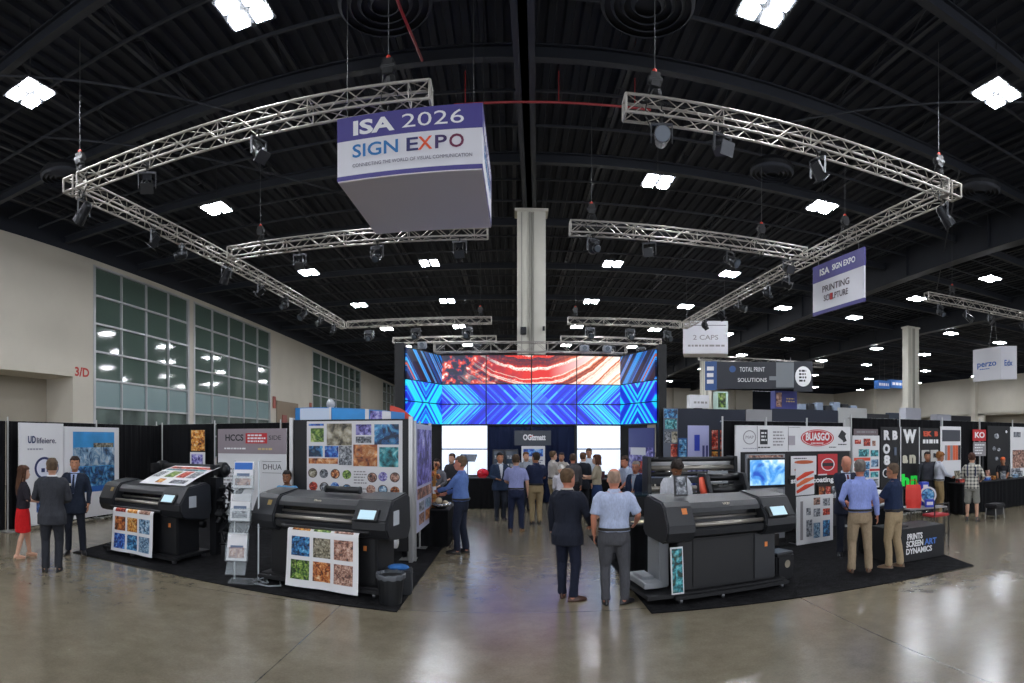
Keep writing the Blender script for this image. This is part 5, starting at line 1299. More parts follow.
MB().b2(0, L, 0, .05, 6.52, 8.2).build('panel', swh, hs); MB().b2(-.005, L + .005, -.006, .056, 7.62, 8.2).b2(-.005, L + .005, -.006, .056, 6.5, 6.62).build('violet_bands', vio, hs)
txt('ISA', .3, (.68, -.012, 7.9), inkw, hs, bold=.03, wide=.55); txt('SIGN EXPO', .26, (1.72, -.012, 7.92), inkw, hs, bold=.02, wide=1.2)
txt('PRINTING', .3, (1.3, -.012, 7.3), M('sign_brown', '4a3a44', .5), hs, bold=.01, wide=1.45); txt('SCULPTURE', .28, (1.3, -.012, 6.98), M('sign_brown', '4a3a44', .5), hs, bold=.01, wide=1.3)
pic(hs, 1.0, 1.14, 6.88, 7.1, inkr, y=-.014, name='red_mark')
for x in (.3, L - .3): MB().cyl((x, .025, 8.2), (x, .025, 8.45), .012, 5).build('hanging_wire', steel, hs)
def boxsign(P, Q, z0, z1, label, parts, rz=None, depth=1.5, mat=swh, top=12.0):
    L = math.hypot(Q[0] - P[0], Q[1] - P[1]); t = thing('hanging_cube_sign', label, 'hanging sign', (P[0], P[1], 0), rzof(P, Q))
    MB().b2(0, L, 0, depth, z0, z1).build('box_body', mat, t)
    for x in (.2, L - .2): MB().cyl((x, depth / 2, z1), (x, depth / 2, top), .015, 5).build('hanging_wire', steel, t)
    for (s, x, z, size, mt, wd_) in parts: txt(s, size, (x, -.01, z), mt, t, bold=.01, wide=wd_)
    return t, L
P = W(683, 353, 34); Q = W(728, 352, 34)
t, L = boxsign(P, Q, 7.35, 9.3, 'white hanging box sign beyond the rear right truss corner', [('2 CAPS', 1.35, 8.3, .4, greyp, 1.5)])
lines(t, .3, L - .2, 7.7, 7.95, 1, greyp, seed=4); pic(t, .1, L - .1, 9.02, 9.05, inkm, name='rule')
P = W(973, 352, 29.5); Q = W(1001, 350, 28.2)
t = thing('hanging_cube_sign', 'white folded hanging sign with blue lettering near the right edge', 'hanging sign', (P.x, P.y, 0), rzof(P, Q))
L = (Q - P).xy.length; PH = .7
MB().b2(0, L, 0, .06, 5.2, 6.85).build('left_face', swh, t); e = MB().b2(L - .01, L + .6, 0, .06, 5.2, 6.85); e.v = [(x, y + max(0, x - L) * .75, z) for x, y, z in e.v]; e.build('right_face', swh, t)
txt('perzo', .42, (L * .5, -.01, 6.05), M('sign_cobalt', '3a63b0', .5), t, bold=.02, wide=L * .68); lines(t, L * .25, L * .6, 5.75, 5.85, 1, M('sign_cobalt', '3a63b0', .5), seed=2)
o = txt('Edx', .4, (L + .3, .2, 6.0), M('sign_cobalt', '3a63b0', .5), t, bold=.02, wide=.4, rz=math.atan(.75))
for x in (L * .45, L * .75): MB().tube([(x, .3, 6.85), (L * .6, .3, 8.9)], .02, 5).build('hanging_wire', blackpl, t)
# dark wraparound banner far right
P = W(705, 390, 43.5); Q = W(801, 388, 43.5)
t = thing('wraparound_banner', 'dark wraparound hanging banner with blue end and round emblem', 'hanging sign', (P.x, P.y, 0), rzof(P, Q)); L = (Q - P).xy.length
MB().b2(.9, L - .6, 0, .12, 6.1, 8.15).build('dark_face', M('banner_dark', '1b1f2a', .5), t)
m = MB().b2(0, .9, 0, .1, 6.0, 8.2); m.build('blue_end', M('banner_blue', '2c4f86', .5), t); lines(t, .15, .8, 6.4, 7.9, 3, inkw, seed=5, fill=.6)
MB().b2(L - 1.9, L - .55, -.06, .0, 6.2, 8.1).build('grey_face', M('banner_grey', '70757a', .5), t)
MB().b2(L - .55, L + .9, -.02, .1, 5.9, 8.2).build('emblem_face', M('banner_dark', '1b1f2a', .5), t); disc(t, L + .17, 7.05, .62, inkw, y=-.03, name='round_emblem', rz_=1.25); lines(t, L - .15, L + .45, 6.6, 7.6, 4, inkm, y=-.04, seed=7, fill=.6)
txt('TOTAL PRINT', .5, (3.6, -.01, 7.55), inkw, t, wide=1.9, align='CENTER'); txt('SOLUTIONS', .42, (3.6, -.01, 6.75), inkw, t, wide=2.2); disc(t, 2.1, 7.6, .25, M('banner_blue', '2c4f86', .5)); pic(t, 4.9, 6.9, 6.75, 7.05, M('banner_grey', '70757a', .5), name='grey_bar')
for x in (1.2, L - .8): MB().cyl((x, .05, 8.15), (x, .05, 8.5), .03, 5).build('hanging_wire', steel, t)
# far small signs and towers
def tower(px0, px1, py0, py1, Y, mat, lb, nm='sign_tower', extra=None, hang=False):
    x0, x1 = px_on_y(px0, Y), px_on_y(px1, Y); xm = (x0 + x1) / 2; z0, z1 = zat(py1, xm, Y), zat(py0, xm, Y)
    t = thing(nm, lb, 'sign', (x0, Y, 0)); L = x1 - x0
    MB().b2(0, L, 0, .8, z0, z1).build('sign_body', mat, t)
    if hang: MB().cyl((L * .3, .4, z1), (L * .3, .4, 12), .02, 5).cyl((L * .7, .4, z1), (L * .7, .4, 12), .02, 5).build('hanging_wire', steel, t)
    else: MB().b2(L * .3, L * .7, .2, .6, 0, z0).build('sign_stem', blackp, t)
    if extra: extra(t, L, z0, z1)
    return t
tower(690, 709, 395, 408, 40, swh, 'white sign tower beyond the navy partition, leftmost', extra=lambda t, L, a, b_: lines(t, L * .2, L * .9, a + .25 * (b_ - a), a + .6 * (b_ - a), 1, greyp, seed=4))
tower(717, 728, 391.5, 409, 38, M('mint_sign', 'b5cfc6', .5), 'pale green patterned sign tower beyond the navy partition', extra=lambda t, L, a, b_: pic(t, L * .1, L * .8, a + .1, b_ - .1, PIC('green', 3, 2)))
def ex(t, L, a, b_):
    pic(t, L * .05, L * .3, a + .15, b_ - .15, PIC('flesh', 5, 2)); lines(t, L * .5, L * .9, a + .35 * (b_ - a), a + .65 * (b_ - a), 2, M('gold_ink', 'c9b27a', .5), seed=3)
tower(775, 797, 391, 409, 40, M('tower_indigo', '3b4188', .5), 'indigo sign tower beyond the navy partition', extra=ex)
tower(878, 890, 380.5, 388.5, 55, M('azure_sign', '2f6fc0', .5), 'small bright blue hanging sign left of the far column, left face', 'hanging_sign', hang=True, extra=lambda t, L, a, b_: lines(t, L * .1, L * .9, a + .3 * (b_ - a), a + .7 * (b_ - a), 1, inkw, seed=4, fill=.8))
tower(891, 905, 380, 388, 55, M('azure_sign', '2f6fc0', .5), 'small bright blue hanging sign left of the far column, right face', 'hanging_sign', hang=True, extra=lambda t, L, a, b_: lines(t, L * .1, L * .9, a + .3 * (b_ - a), a + .7 * (b_ - a), 1, inkw, seed=6, fill=.8))
tower(906, 921, 408, 426, 32, M('pale_sheet', 'b4b6c2', .6), 'pale grey sheet wrapped round the foot of the far right column', 'column_wrap')
tower(937, 951, 414.5, 426, 34, M('pale_sheet', 'b4b6c2', .6), 'pale grey box behind the letter sample wall', 'sign_tower')
tower(951.5, 971, 416, 426, 34, M('dark_box', '23252b', .6), 'dark box beside the pale box behind the letter sample wall', 'sign_tower')
tower(866, 889, 414, 424, 60, M('dark_box', '23252b', .6), 'long dark display far behind the product poster', 'sign_tower')
tower(889, 906, 413, 424, 60, M('slate_box', '3a4352', .6), 'slate blue display far behind the letter samples', 'sign_tower')
rr = random.Random(9)
for i in range(7):
    px = 800 + i * 8.5
    tower(px, px + 6, 404 + rr.uniform(-2, 2), 412, 45, (M('pale_blue_box', '8f9eb4', .5), M('dark_box', '23252b', .6))[i % 2], 'small %s crate on show far beyond the navy partition, %s of the row' % (('pale blue', 'dark')[i % 2], NUM[i]), 'display_crate')
t = thing('wall_sign', 'red 3/D marking on the left wall beside the first window', 'sign', (XL + .012, 20.95, 0), PI / 2)
txt('3/D', .62, (0, -.004, 5.6), M('marking_red', 'b8403a', .6), t, bold=.03, wide=1.05)
t = thing('wall_box', 'brown board with a small round fixture on the left wall past the second window', 'wall board', (XL + .05, 45.3, 0), PI / 2)
MB().b2(-.5, 4.5, -.05, .0, 1.5, 5.6).build('board', M('wall_board_brown', '8a7a68', .7), t); MB().b2(.6, 1.6, -.12, -.05, 3.6, 4.4).build('fixture', M('fixture_red', '8f4a42', .5), t)
for y, lb in ((44.1, 'small red alarm box on the left wall right of the second window'), (53.0, 'small red alarm box on the left wall before the third window')):
    tag(MB().b2(XL + .012, XL + .1, y, y + .5, 4.9, 5.9).build('alarm_box', M('alarm_red', 'a4584c', .5)), lb, 'alarm box')
# ------------------------------------------------------------------ people
# Every figure is one continuous skin surface (head, neck, torso, limbs, five-fingered hands) fused by a voxel remesh,
# with clothes and hair as separate child meshes that follow it.
PENDING = []
def ell_ring(cx, cy, z, rx, ry, n=20, p=2.0):
    out = []
    for k in range(n):
        a = 2 * PI * k / n; c, s = math.cos(a), math.sin(a)
        e = 2 / p
        out.append(Vector((cx + rx * math.copysign(abs(c) ** e, c), cy + ry * math.copysign(abs(s) ** e, s), z)))
    return out
def clothmat(col, kind='cloth', bump=.55):
    nm = 'fabric_' + kind + '_' + col
    if nm in MATS: return MATS[nm]
    m = M(nm, col, .85, spec=.25, bump=bump * 2.2, bscale=9, stretch=(1.3, 1.3, .55), var=.12, vscale=40)
    return m
SKINS = {'fair': 'c79a82', 'tan': 'a9765a', 'ruddy': 'c08068', 'brown': '7d5238', 'dark': '4e3326'}
def skinmat(k):
    nm = 'skin_' + k
    if nm in MATS: return MATS[nm]
    m = M(nm, SKINS[k], .5, spec=.35, var=.06, vscale=12)
    m.node_tree.nodes['Principled BSDF'].inputs['Subsurface Weight'].default_value = .0
    return m
def limb(mb, pts, rad, seg=12, flat=1.0, side=None):
    """tapered limb with rounded ends"""
    pts = [Vector(p) for p in pts]
    n = []; r = []
    for i in range(len(pts) - 1):
        for t in ((0, .33, .66) if i < len(pts) - 2 else (0, .33, .66, 1)):
            n.append(pts[i].lerp(pts[i + 1], t)); r.append(rad[i] + (rad[i + 1] - rad[i]) * t)
    d0 = (n[0] - n[1]).normalized(); d1 = (n[-1] - n[-2]).normalized()
    n = [n[0] + d0 * r[0] * .8] + n + [n[-1] + d1 * r[-1] * .6]; r = [r[0] * .5] + r + [r[-1] * .5]
    return mb.tube(n, r, seg, flat, side)
def ik(a, b, l1, l2, hint):
    a, b = Vector(a), Vector(b); d = b - a; L = d.length
    mx = (l1 + l2) * .995
    if L > mx: b = a + d * (mx / L); d = b - a; L = mx
    x = (l1 * l1 - l2 * l2 + L * L) / (2 * L); h = math.sqrt(max(0, l1 * l1 - x * x))
    u = d / L; hv = Vector(hint); hv = (hv - u * hv.dot(u)).normalized()
    return a + u * x + hv * h, b
def pend(name, mb, mat, parent, voxel, smooth=3, fac=.5, disp=0.0):
    o = mb.build(name, mat, parent)
    r = o.modifiers.new('fuse', 'REMESH'); r.mode = 'VOXEL'; r.voxel_size = voxel; r.use_smooth_shade = True
    if smooth:
        s = o.modifiers.new('soften', 'SMOOTH'); s.iterations = smooth; s.factor = fac
    PENDING.append((o, disp))
    return o
def person(px=None, py=None, h=1.8, rel=0.0, label='', pos=None, group=None, sex='m', build=1.0,
           skin='fair', hair='3a2a20', hairstyle='short', top=('shirt', '6d86b8'), bottom=('trousers', '20242e'), shoes='16161a',
           lh=None, rh=None, lean=0.0, yaw=0.0, nod=0.0, belt=True, feet=None, near=True, belly=1.0, hips=0.0, seated=False, inner='e4e6ea', tie=None, face=None, extras=()):
    """lh, rh: wrist targets in body space (x right, y forward, z up, metres for a 1.8 m figure); rel: 0 faces away from the lens, pi faces it."""
    if pos is None: pos = G(px, py)
    a = math.atan2(pos[0], pos[1])
    base = thing('person', label, 'person', (pos[0], pos[1], pos[2] if len(pos) > 2 else 0), -a + rel, group)
    base.scale = (h / 1.8,) * 3
    vb = .009 if near else .013; vc = .013 if near else .018
    fem = sex == 'f'
    sw = (.165 if fem else .19) * (1 + (build - 1) * .5)
    # spine transform
    hipc = Vector((hips, 0, .93)); Rl = Matrix.Rotation(-lean, 3, 'X')
    def U(p):
        p = Vector(p)
        if p.z <= .93: return p + Vector((hips * max(0, min(1, (p.z) / .93)), 0, 0))
        k = min(1, (p.z - .93) / .25); q_ = Matrix.Rotation(-lean * k, 3, 'X') @ (p - Vector((0, 0, .93)))
        return q_ + hipc
    def ring(cy, z, rx, ry, p=2.3, n=24): return [U(v) for v in ell_ring(0, cy, z, rx, ry, n, p)]
    sh = {s: U((s * sw, -.01, 1.455)) for s in (-1, 1)}
    # torso
    B = build
    tor = [(.0, .80, .10 * B, .09 * B), (-.0, .86, .165 * B, .115 * B), (-.01, .93, .172 * B, .118 * B), (.005, 1.02, .155 * B, .108 * B * belly), (.012, 1.12, .152 * B, .108 * B * belly), (.01, 1.24, .170 * B, .112 * B), (.0, 1.34, .185 * B, .112 * B), (-.01, 1.43, .18 * B, .095 * B), (-.015, 1.49, .115 * B, .07 * B), (-.01, 1.53, .062, .06)]
    if fem: tor = [(cy, z, rx * (.92 if z < 1 or z > 1.2 else .82), ry * (1.12 if 1.2 < z < 1.4 else .92)) for cy, z, rx, ry in tor]
    body = MB()
    body.loft([ring(*t, p=2.3) for t in tor])
    # neck, head
    nk = U((0, -.005, 1.50)); Rh = Matrix.Rotation(yaw, 3, 'Z') @ Matrix.Rotation(-nod - lean, 3, 'X')
    hb = U((0, .005, 1.56))
    def HD(p): return hb + Rh @ (Vector(p) * 1.12)
    limb(body, [nk - Vector((0, 0, .03)), HD((0, .0, .03))], [.062 if not fem else .05, .057 if not fem else .046], 14)
    head = [(.035, -.012, .030, .034), (.034, .0, .048, .056), (.026, .02, .058, .078), (.016, .05, .066, .090), (.008, .085, .0715, .0965), (.002, .115, .075, .099), (-.002, .145, .0765, .100), (-.005, .175, .073, .096), (-.008, .20, .062, .082), (-.01, .218, .042, .058), (-.01, .228, .016, .022)]
    body.loft([[HD(v) for v in ell_ring(0, cy, z, rx, ry, 20, 2.15)] for cy, z, rx, ry in head])
    # nose, brow, lips, ears
    body.loft([[HD(v) for v in ell_ring(0, cy, z, rx, ry, 8)] for cy, z, rx, ry in ((.108, .055, .013, .010), (.113, .064, .016, .016), (.110, .078, .011, .014), (.103, .10, .008, .008))])
    body.tube([HD((-.045, .083, .118)), HD((0, .100, .121)), HD((.045, .083, .118))], [.006, .009, .006], 6)
    body.tube([HD((-.024, .096, .031)), HD((0, .106, .033)), HD((.024, .096, .031))], [.005, .0085, .005], 6)
    for s in (-1, 1):
        body.ell(HD((s * .078, -.005, .088)), (.010, .019, .032), 8, 6, Rh)
    # legs
    kn = {}; an = {}
    feet = feet or ((-.10, .0, 0), (.10, .0, 0))
    for s, (fx, fy, fr) in zip((-1, 1), feet):
        hp = U((s * .088 * B, 0, .90)); ank = Vector((fx, fy, .085))
        k, ank = ik(hp, ank, .412, .41, (s * .12 + math.sin(-fr) * .6, 1, 0))
        kn[s] = k; an[s] = (ank, fr, hp)
        cal = k.lerp(ank, .32) + Vector((0, -.012, 0))
        limb(body, [hp, hp.lerp(k, .5), k, cal, ank], [.085 * B if not fem else .08, .072 * B, .054, .054, .038], 14)
        fd = Matrix.Rotation(fr, 3, 'Z')
        limb(body, [ank + fd @ Vector((0, -.035, -.03)), ank + fd @ Vector((0, .05, -.045)), ank + fd @ Vector((0, .15, -.058))], [.04, .038, .026], 10)
    # arms and hands
    arms = {}
    for s, T in ((-1, lh), (1, rh)):
        T = T or (s * .27, .03, .88)
        T = U(T) if T[2] > 1.0 and lean else Vector(T)
        S = sh[s]; e, w_ = ik(S, T, .295, .265, (s * .55, -.8, -.35))
        arms[s] = (S, e, w_)
        limb(body, [S + Vector((-s * .035, 0, -.015)), S.lerp(e, .5), e, e.lerp(w_, .35), w_], [.046 * B, .048 * B, .041, .040, .027], 12)
        d = (w_ - e).normalized()
        # hand axes: palm faces the body when hanging, up or inward when raised
        inner_ = Vector((-s, 0, 0)) if d.z < -.6 else Vector((-s * .6, .1, .5))
        nrm = (inner_ - d * inner_.dot(d)).normalized(); lat = d.cross(nrm).normalized()
        if lat.dot(Vector((0, 1, 0)) if d.z < -.6 else Vector((-s, 0, .2))) < 0: lat = -lat   # thumb side
        pc = [(w_ + d * t + nrm * .002) for t in (-.01, .03, .07, .092)]
        body.loft([[c + lat * math.cos(q_) * wd + nrm * math.sin(q_) * th for q_ in [2 * PI * k / 12 for k in range(12)]] for c, wd, th in zip(pc, (.024, .034, .041, .038), (.02, .016, .014, .011))])
        curl = .45 if d.z < -.6 else .6
        for i, (off, ln) in enumerate(((.031, .072), (.011, .080), (-.010, .075), (-.030, .060))):
            p0 = w_ + d * .084 + lat * off; ang = curl * (.8 + .12 * i)
            d1 = (d * math.cos(ang * .4) + nrm * math.sin(ang * .4)).normalized(); d2 = (d * math.cos(ang * 1.3) + nrm * math.sin(ang * 1.3)).normalized(); d3 = (d * math.cos(ang * 2.1) + nrm * math.sin(ang * 2.1)).normalized()
            p1 = p0 + d1 * ln * .45; p2 = p1 + d2 * ln * .32; p3 = p2 + d3 * ln * .25
            q0 = .0095 if near else .0105
            body.tube([p0 - d * .012, p0, p1, p2, p3], [q0, q0, q0 * .92, q0 * .86, q0 * .6], 7)
        t0 = w_ + d * .03 + lat * .026; t1 = t0 + (lat * .8 + d * .6 + nrm * .3).normalized() * .038; t2 = t1 + (d * .9 + lat * .25 + nrm * .45).normalized() * .034
        body.tube([t0 - lat * .012, t0, t1, t2], [.013, .013, .0115, .008], 7)
    sk = skinmat(skin)
    pend('body', body, sk, base, vb, 2)
    # face details
    if face is None: face = abs(math.atan2(math.sin(rel + yaw), math.cos(rel + yaw))) > .7
    if face:
        for s in (-1, 1):
            MB().ell(HD((s * .031, .0895, .103)), (.0125, .006, .0065), 10, 6, Rh).build('eye', M('eye_white', 'b8aca2', .4), base, smooth=True)
            MB().ell(HD((s * .031, .0945, .103)), (.006, .003, .006), 8, 6, Rh).build('iris', M('iris_dark', '1d1512', .3), base, smooth=True)
            MB().tube([HD((s * .048, .085, .120)), HD((s * .03, .098, .1255)), HD((s * .014, .099, .1225))], [.003, .0045, .003], 6).build('eyebrow', M('brow_' + hair, hair, .8), base)
        MB().tube([HD((-.026, .096, .034 + (.004 if face == 'smile' else 0))), HD((-.01, .1085, .031)), HD((.01, .1085, .031)), HD((.026, .096, .034 + (.004 if face == 'smile' else 0)))], [.003, .0055, .0055, .003], 6).build('lips', M('lips', '8a4a42', .5) if skin != 'dark' else M('lips_dark', '50302a', .5), base, smooth=True)
        if face == 'smile': MB().tube([HD((-.018, .105, .036)), HD((0, .1125, .0345)), HD((.018, .105, .036))], [.002, .0035, .002], 6).build('teeth', M('teeth', 'd8d2c8', .4), base)
    # hair
    hm = M('hair_' + hair, hair, .75, bump=.5, bscale=30, stretch=(1, 1, .4), var=.3, vscale=20, spec=.3)
    if hairstyle != 'none':
        m = MB(); g_ = 1.09 if hairstyle != 'buzz' else 1.035; n = 24
        rings_ = []
        ex = {'short': .010, 'buzz': .003, 'long': .016, 'bob': .018, 'fringe': .006, 'curly': .022}[hairstyle]
        zs = [(.016, .055), (.012, .075), (.004, .095), (.0, .115), (-.002, .145), (-.005, .175), (-.008, .20), (-.01, .218), (-.01, .230)]
        prof = {.055: (.067, .091), .075: (.070, .095), .095: (.0735, .0975), .115: (.075, .099), .145: (.0765, .100), .175: (.073, .096), .20: (.062, .082), .218: (.042, .058), .230: (.012, .018)}
        for (cy, z) in zs:
            rx, ry = prof[z]; rg = []
            for k in range(n):
                A = 2 * PI * k / n; c, s = math.cos(A), math.sin(A)
                # front of the face is y>0: below the hairline the shell sinks inside the skull there
                hl = .165 if hairstyle != 'bald' else .5
                front = max(0, s - (-.05 if z < .11 else .25)) if z < hl else 0
                sink = 1 if (z < hl and s > (-.15 if z < .10 else (.15 if z < .13 else .4))) else 0
                if hairstyle == 'fringe': sink = 1 if (z < .185 and s > -.25) or z > .205 or (z > .17 and s > 0) else 0
                lump = .004 * math.sin(k * 2.1 + z * 80) + .003 * math.sin(k * 5.3 - z * 130) if hairstyle != 'buzz' else 0
                if hairstyle == 'curly': lump *= 2.2
                q_ = (ex + lump) if not sink else -.014
                rg.append(HD((c * (rx + q_), cy + s * (ry + q_), z + (q_ * .6 if z > .2 else 0))))
            rings_.append(rg)
        m.loft(rings_)
        if hairstyle in ('long', 'bob'):
            zb_ = -.30 if hairstyle == 'long' else -.03
            m.loft([[HD((math.cos(q_) * rx + lx_, cy + math.sin(q_) * ry, z)) for q_ in [2 * PI * k / 16 for k in range(16)]] for z, cy, rx, ry, lx_ in ((.20, -.02, .06, .07, 0), (.12, -.045, .086, .066, 0), (.04, -.06, .09, .058, 0), (-.04, -.075, .092, .05, .004), (zb_ * .55, -.085, .085, .045, -.004), (zb_, -.09, .04, .02, .004))])
            for s in (-1, 1): limb(m, [HD((s * .072, .02, .16)), HD((s * .083, .01, .08)), HD((s * .08, .0, -.02)), HD((s * .07, .0, -.02 + zb_ * .5))], [.02, .022, .022, .012], 8)
        pend('hair', m, hm, base, .010 if near else .014, 1)
    # trousers / skirt / shorts
    bk, bc = bottom; bm_ = clothmat(bc, bk, .7)
    m = MB()
    if bk in ('trousers', 'shorts'):
        m.loft([ring(-.005, z, rx * B + .004, ry * B, 2.3) for z, rx, ry in ((.80, .13, .12), (.86, .176, .13), (.93, .180, .131), (1.0, .168, .122 * max(1, belly * .97)), (1.04, .162, .118 * max(1, belly * .98)))])
        for s in (-1, 1):
            ank, fr, hp = an[s]; k = kn[s]
            if bk == 'shorts': limb(m, [hp, hp.lerp(k, .5), hp.lerp(k, .98)], [.108 * B, .10 * B, .10 * B], 16)
            else:
                bot = ank + Vector((0, -.012, -.022))
                m.tube([hp + Vector((0, 0, .06)), hp, hp.lerp(k, .25), hp.lerp(k, .6), k + Vector((0, -.004, 0)), k.lerp(bot, .35) + Vector((0, -.014, 0)), k.lerp(bot, .75) + Vector((0, -.008, 0)), k.lerp(bot, .93), bot + Vector((0, .006, 0))],
                       [.07, .104 * B, .1 * B, .087 * B, .074, .070, .064, .066, .064], 18)
    elif bk == 'skirt':
        m.loft([ring(-.005, z, rx, ry, 2.3) for z, rx, ry in ((.52, .185, .155), (.6, .19, .155), (.75, .185, .148), (.88, .175, .135), (.97, .155, .115), (1.03, .135, .10))])
    pend({'trousers': 'trousers', 'shorts': 'shorts', 'skirt': 'skirt'}[bk], m, bm_, base, vc, 2, disp=.010)
    # shoes
    for s in (-1, 1):
        ank, fr, hp = an[s]; fd = Matrix.Rotation(fr, 3, 'Z'); o_ = Vector((ank.x, ank.y, 0))
        pt = lambda x, y, z: o_ + fd @ Vector((x, y, z))
        if fem and bk == 'skirt':
            sm = M('shoe_' + shoes, shoes, .4)
            MB().loft([[pt(c * rx, cy + s_ * ry, z) for c, s_ in [(math.cos(2 * PI * k / 16), math.sin(2 * PI * k / 16)) for k in range(16)]] for z, rx, ry, cy in ((0, .035, .09, .07), (.025, .036, .1, .06))]).tube([pt(0, -.06, 0), pt(0, -.05, .06)], [.012, .025], 8).tube([pt(-.04, .02, .04), pt(0, .01, .075), pt(.04, .02, .04)], .007, 6).tube([pt(-.037, .11, .02), pt(0, .11, .055), pt(.037, .11, .02)], .009, 6).build('shoe', sm, base, smooth=True)
        else:
            mm = MB().loft([[pt(c * rx * (1 - .18 * max(0, -s_)), cy + s_ * ry, z - (.0 if s_ < .3 else .018 * (s_ - .3) * (z / .07 if z > .03 else 0))) for c, s_ in [(math.cos(2 * PI * k / 20), math.sin(2 * PI * k / 20)) for k in range(20)]] for z, rx, ry, cy in ((0.0, .046, .145, .055), (.022, .049, .15, .055), (.026, .045, .145, .055), (.05, .044, .135, .048), (.075, .04, .10, .02), (.10, .04, .06, -.01), (.115, .038, .048, -.012))])
            mm.build('shoe', M('shoe_' + shoes, shoes, .35), base, smooth=True)
    # belt
    if belt and bk != 'skirt' and top[0] in ('shirt', 'polo', 'short_shirt'):
        r_ = [ring(-.004, z, rx * B + .026, ry * B + .024, 2.3) for z, rx, ry in ((1.0, .170, .122 * max(1, belly)), (1.035, .168, .121 * max(1, belly)))]
        MB().loft(r_).build('belt', M('belt_leather', '17130f', .5), base)
    # tops
    tk, tcol = top; tm = clothmat(tcol, tk, .6); m = MB()
    jacket = tk in ('jacket', 'suit')
    ex = .016 if not jacket else .030
    zlow = {'shirt': .985, 'polo': .985, 'short_shirt': .985, 'jacket': .80, 'suit': .76, 'blouse': .98, 'loose': .86, 'tee': .9}[tk]
    secs = [(-.0, zlow, None, None)]
    def prof_at(z):
        for (c0, z0, a0, b0), (c1, z1, a1, b1) in zip(tor, tor[1:]):
            if z0 <= z <= z1:
                k = (z - z0) / (z1 - z0); return (c0 + (c1 - c0) * k, a0 + (a1 - a0) * k, b0 + (b1 - b0) * k)
        return tor[0][0], tor[0][2], tor[0][3]
    zz_ = [zlow, (zlow + 1.06) / 2, 1.06, 1.14, 1.24, 1.34, 1.42, 1.47, 1.505]
    rg = []
    for i, z in enumerate(zz_):
        cy, rx, ry = prof_at(z)
        fl = ex + (.022 if jacket and z < 1 else 0) + (.012 if i <= 2 and not jacket else 0)
        if z < .95: rx, ry = max(rx, .172 * B), max(ry, .118 * B)
        if z > 1.45: fl *= .8
        if jacket and z > 1.3: rx += .006
        rg.append(ring(cy, z, rx + fl, ry + fl, 2.4))
    m.loft(rg)
    short = tk in ('polo', 'short_shirt', 'tee')
    for s in (-1, 1):
        S, e, w_ = arms[s]
        ra = (.068 if jacket else .061) * B
        S2 = S + Vector((-s * .03, 0, 0))
        if short:
            end = S.lerp(e, .88)
            m.ell(S2 + Vector((0, 0, -.008)), (ra * .97,) * 3, 14, 8); m.tube([S2 + (S2 - e).normalized() * .03, S2, S.lerp(e, .2), S.lerp(e, .5), end], [ra * .8, ra * .98, ra * 1.0, ra * .98, ra * 1.06], 16)
        elif tk == 'blouse':
            m.ell(S2 + Vector((0, 0, -.005)), (.064,) * 3, 14, 8); m.tube([S2 + (S2 - e).normalized() * .03, S2, S.lerp(e, .3), e, e.lerp(w_, .2)], [.05, .06, .058, .05, .052], 14)
        else:
            m.ell(S2 + Vector((0, 0, -.008)), (ra * .97,) * 3, 14, 8); m.tube([S2 + (S2 - e).normalized() * .03, S2, S.lerp(e, .2), S.lerp(e, .6), e, e.lerp(w_, .3), e.lerp(w_, .8), e.lerp(w_, .93 if jacket else .97)], [ra * .8, ra, ra, ra * .88, ra * .82, ra * .76, ra * .62, ra * .64], 16)
    pend({'suit': 'suit_jacket', 'jacket': 'jacket', 'polo': 'polo_shirt', 'short_shirt': 'shirt', 'shirt': 'shirt', 'blouse': 'blouse', 'loose': 'loose_shirt', 'tee': 't_shirt'}[tk], m, tm, base, vc, 2, disp=.011)
    # collar
    ccol = inner if jacket else tcol
    if tk not in ('tee', 'blouse'):
        cr = .070 if not fem else .058
        rgc = []
        for z, q_, w2_ in ((1.485, 1.25, .0), (1.525, 1.04, .0), (1.55, 1.02, .0), (1.545, 1.12, 0), (1.50, 1.36, 0)):
            rgc.append([U((c * cr * q_, -.006 + s_ * cr * q_ * (.98), z - (.035 if s_ > .6 else 0) * max(0, s_))) for c, s_ in [(math.cos(2 * PI * k / 24), math.sin(2 * PI * k / 24)) for k in range(24)]])
        MB().loft(rgc, cap=False).build('collar', clothmat(ccol, 'collar', .2), base, smooth=True)
        if jacket:
            rgc = [[U((c * cr * q_, -.012 + s_ * cr * q_, z - .05 * max(0, s_))) for c, s_ in [(math.cos(2 * PI * k / 24), math.sin(2 * PI * k / 24)) for k in range(24)]] for z, q_ in ((1.475, 1.5), (1.515, 1.22), (1.528, 1.2), (1.52, 1.36), (1.475, 1.7))]
            MB().loft(rgc, cap=False).build('jacket_collar', tm, base, smooth=True)
    if jacket and face:
        # open front: shirt wedge, lapels, tie
        yf = lambda z: prof_at(z)[0] + prof_at(z)[2] + ex
        zt_, zb_ = 1.49, 1.13
        def wedge(u, v):
            z = zb_ + (zt_ - zb_) * v; hw_ = .012 + .058 * v
            return U(((u - .5) * 2 * hw_, yf(min(z, 1.42)) + .010 - max(0, z - 1.42) * .5 - abs(u - .5) * .02, z))
        MB().grid(wedge, 6, 8, -.004).build('shirt_front', clothmat(inner, 'front', .2), base, smooth=True)
        for s in (-1, 1):
            def lap(u, v, s=s):
                z = zb_ + (zt_ - zb_) * v; a0 = .012 + .05 * v; a1 = a0 + .05 * (1 - abs(v - .7)) + .01
                return U((s * (a0 + (a1 - a0) * u), yf(min(z, 1.42)) + .017 - max(0, z - 1.42) * .5 - u * .014, z))
            MB().grid(lap, 3, 8, -.006).build('lapel', tm, base)
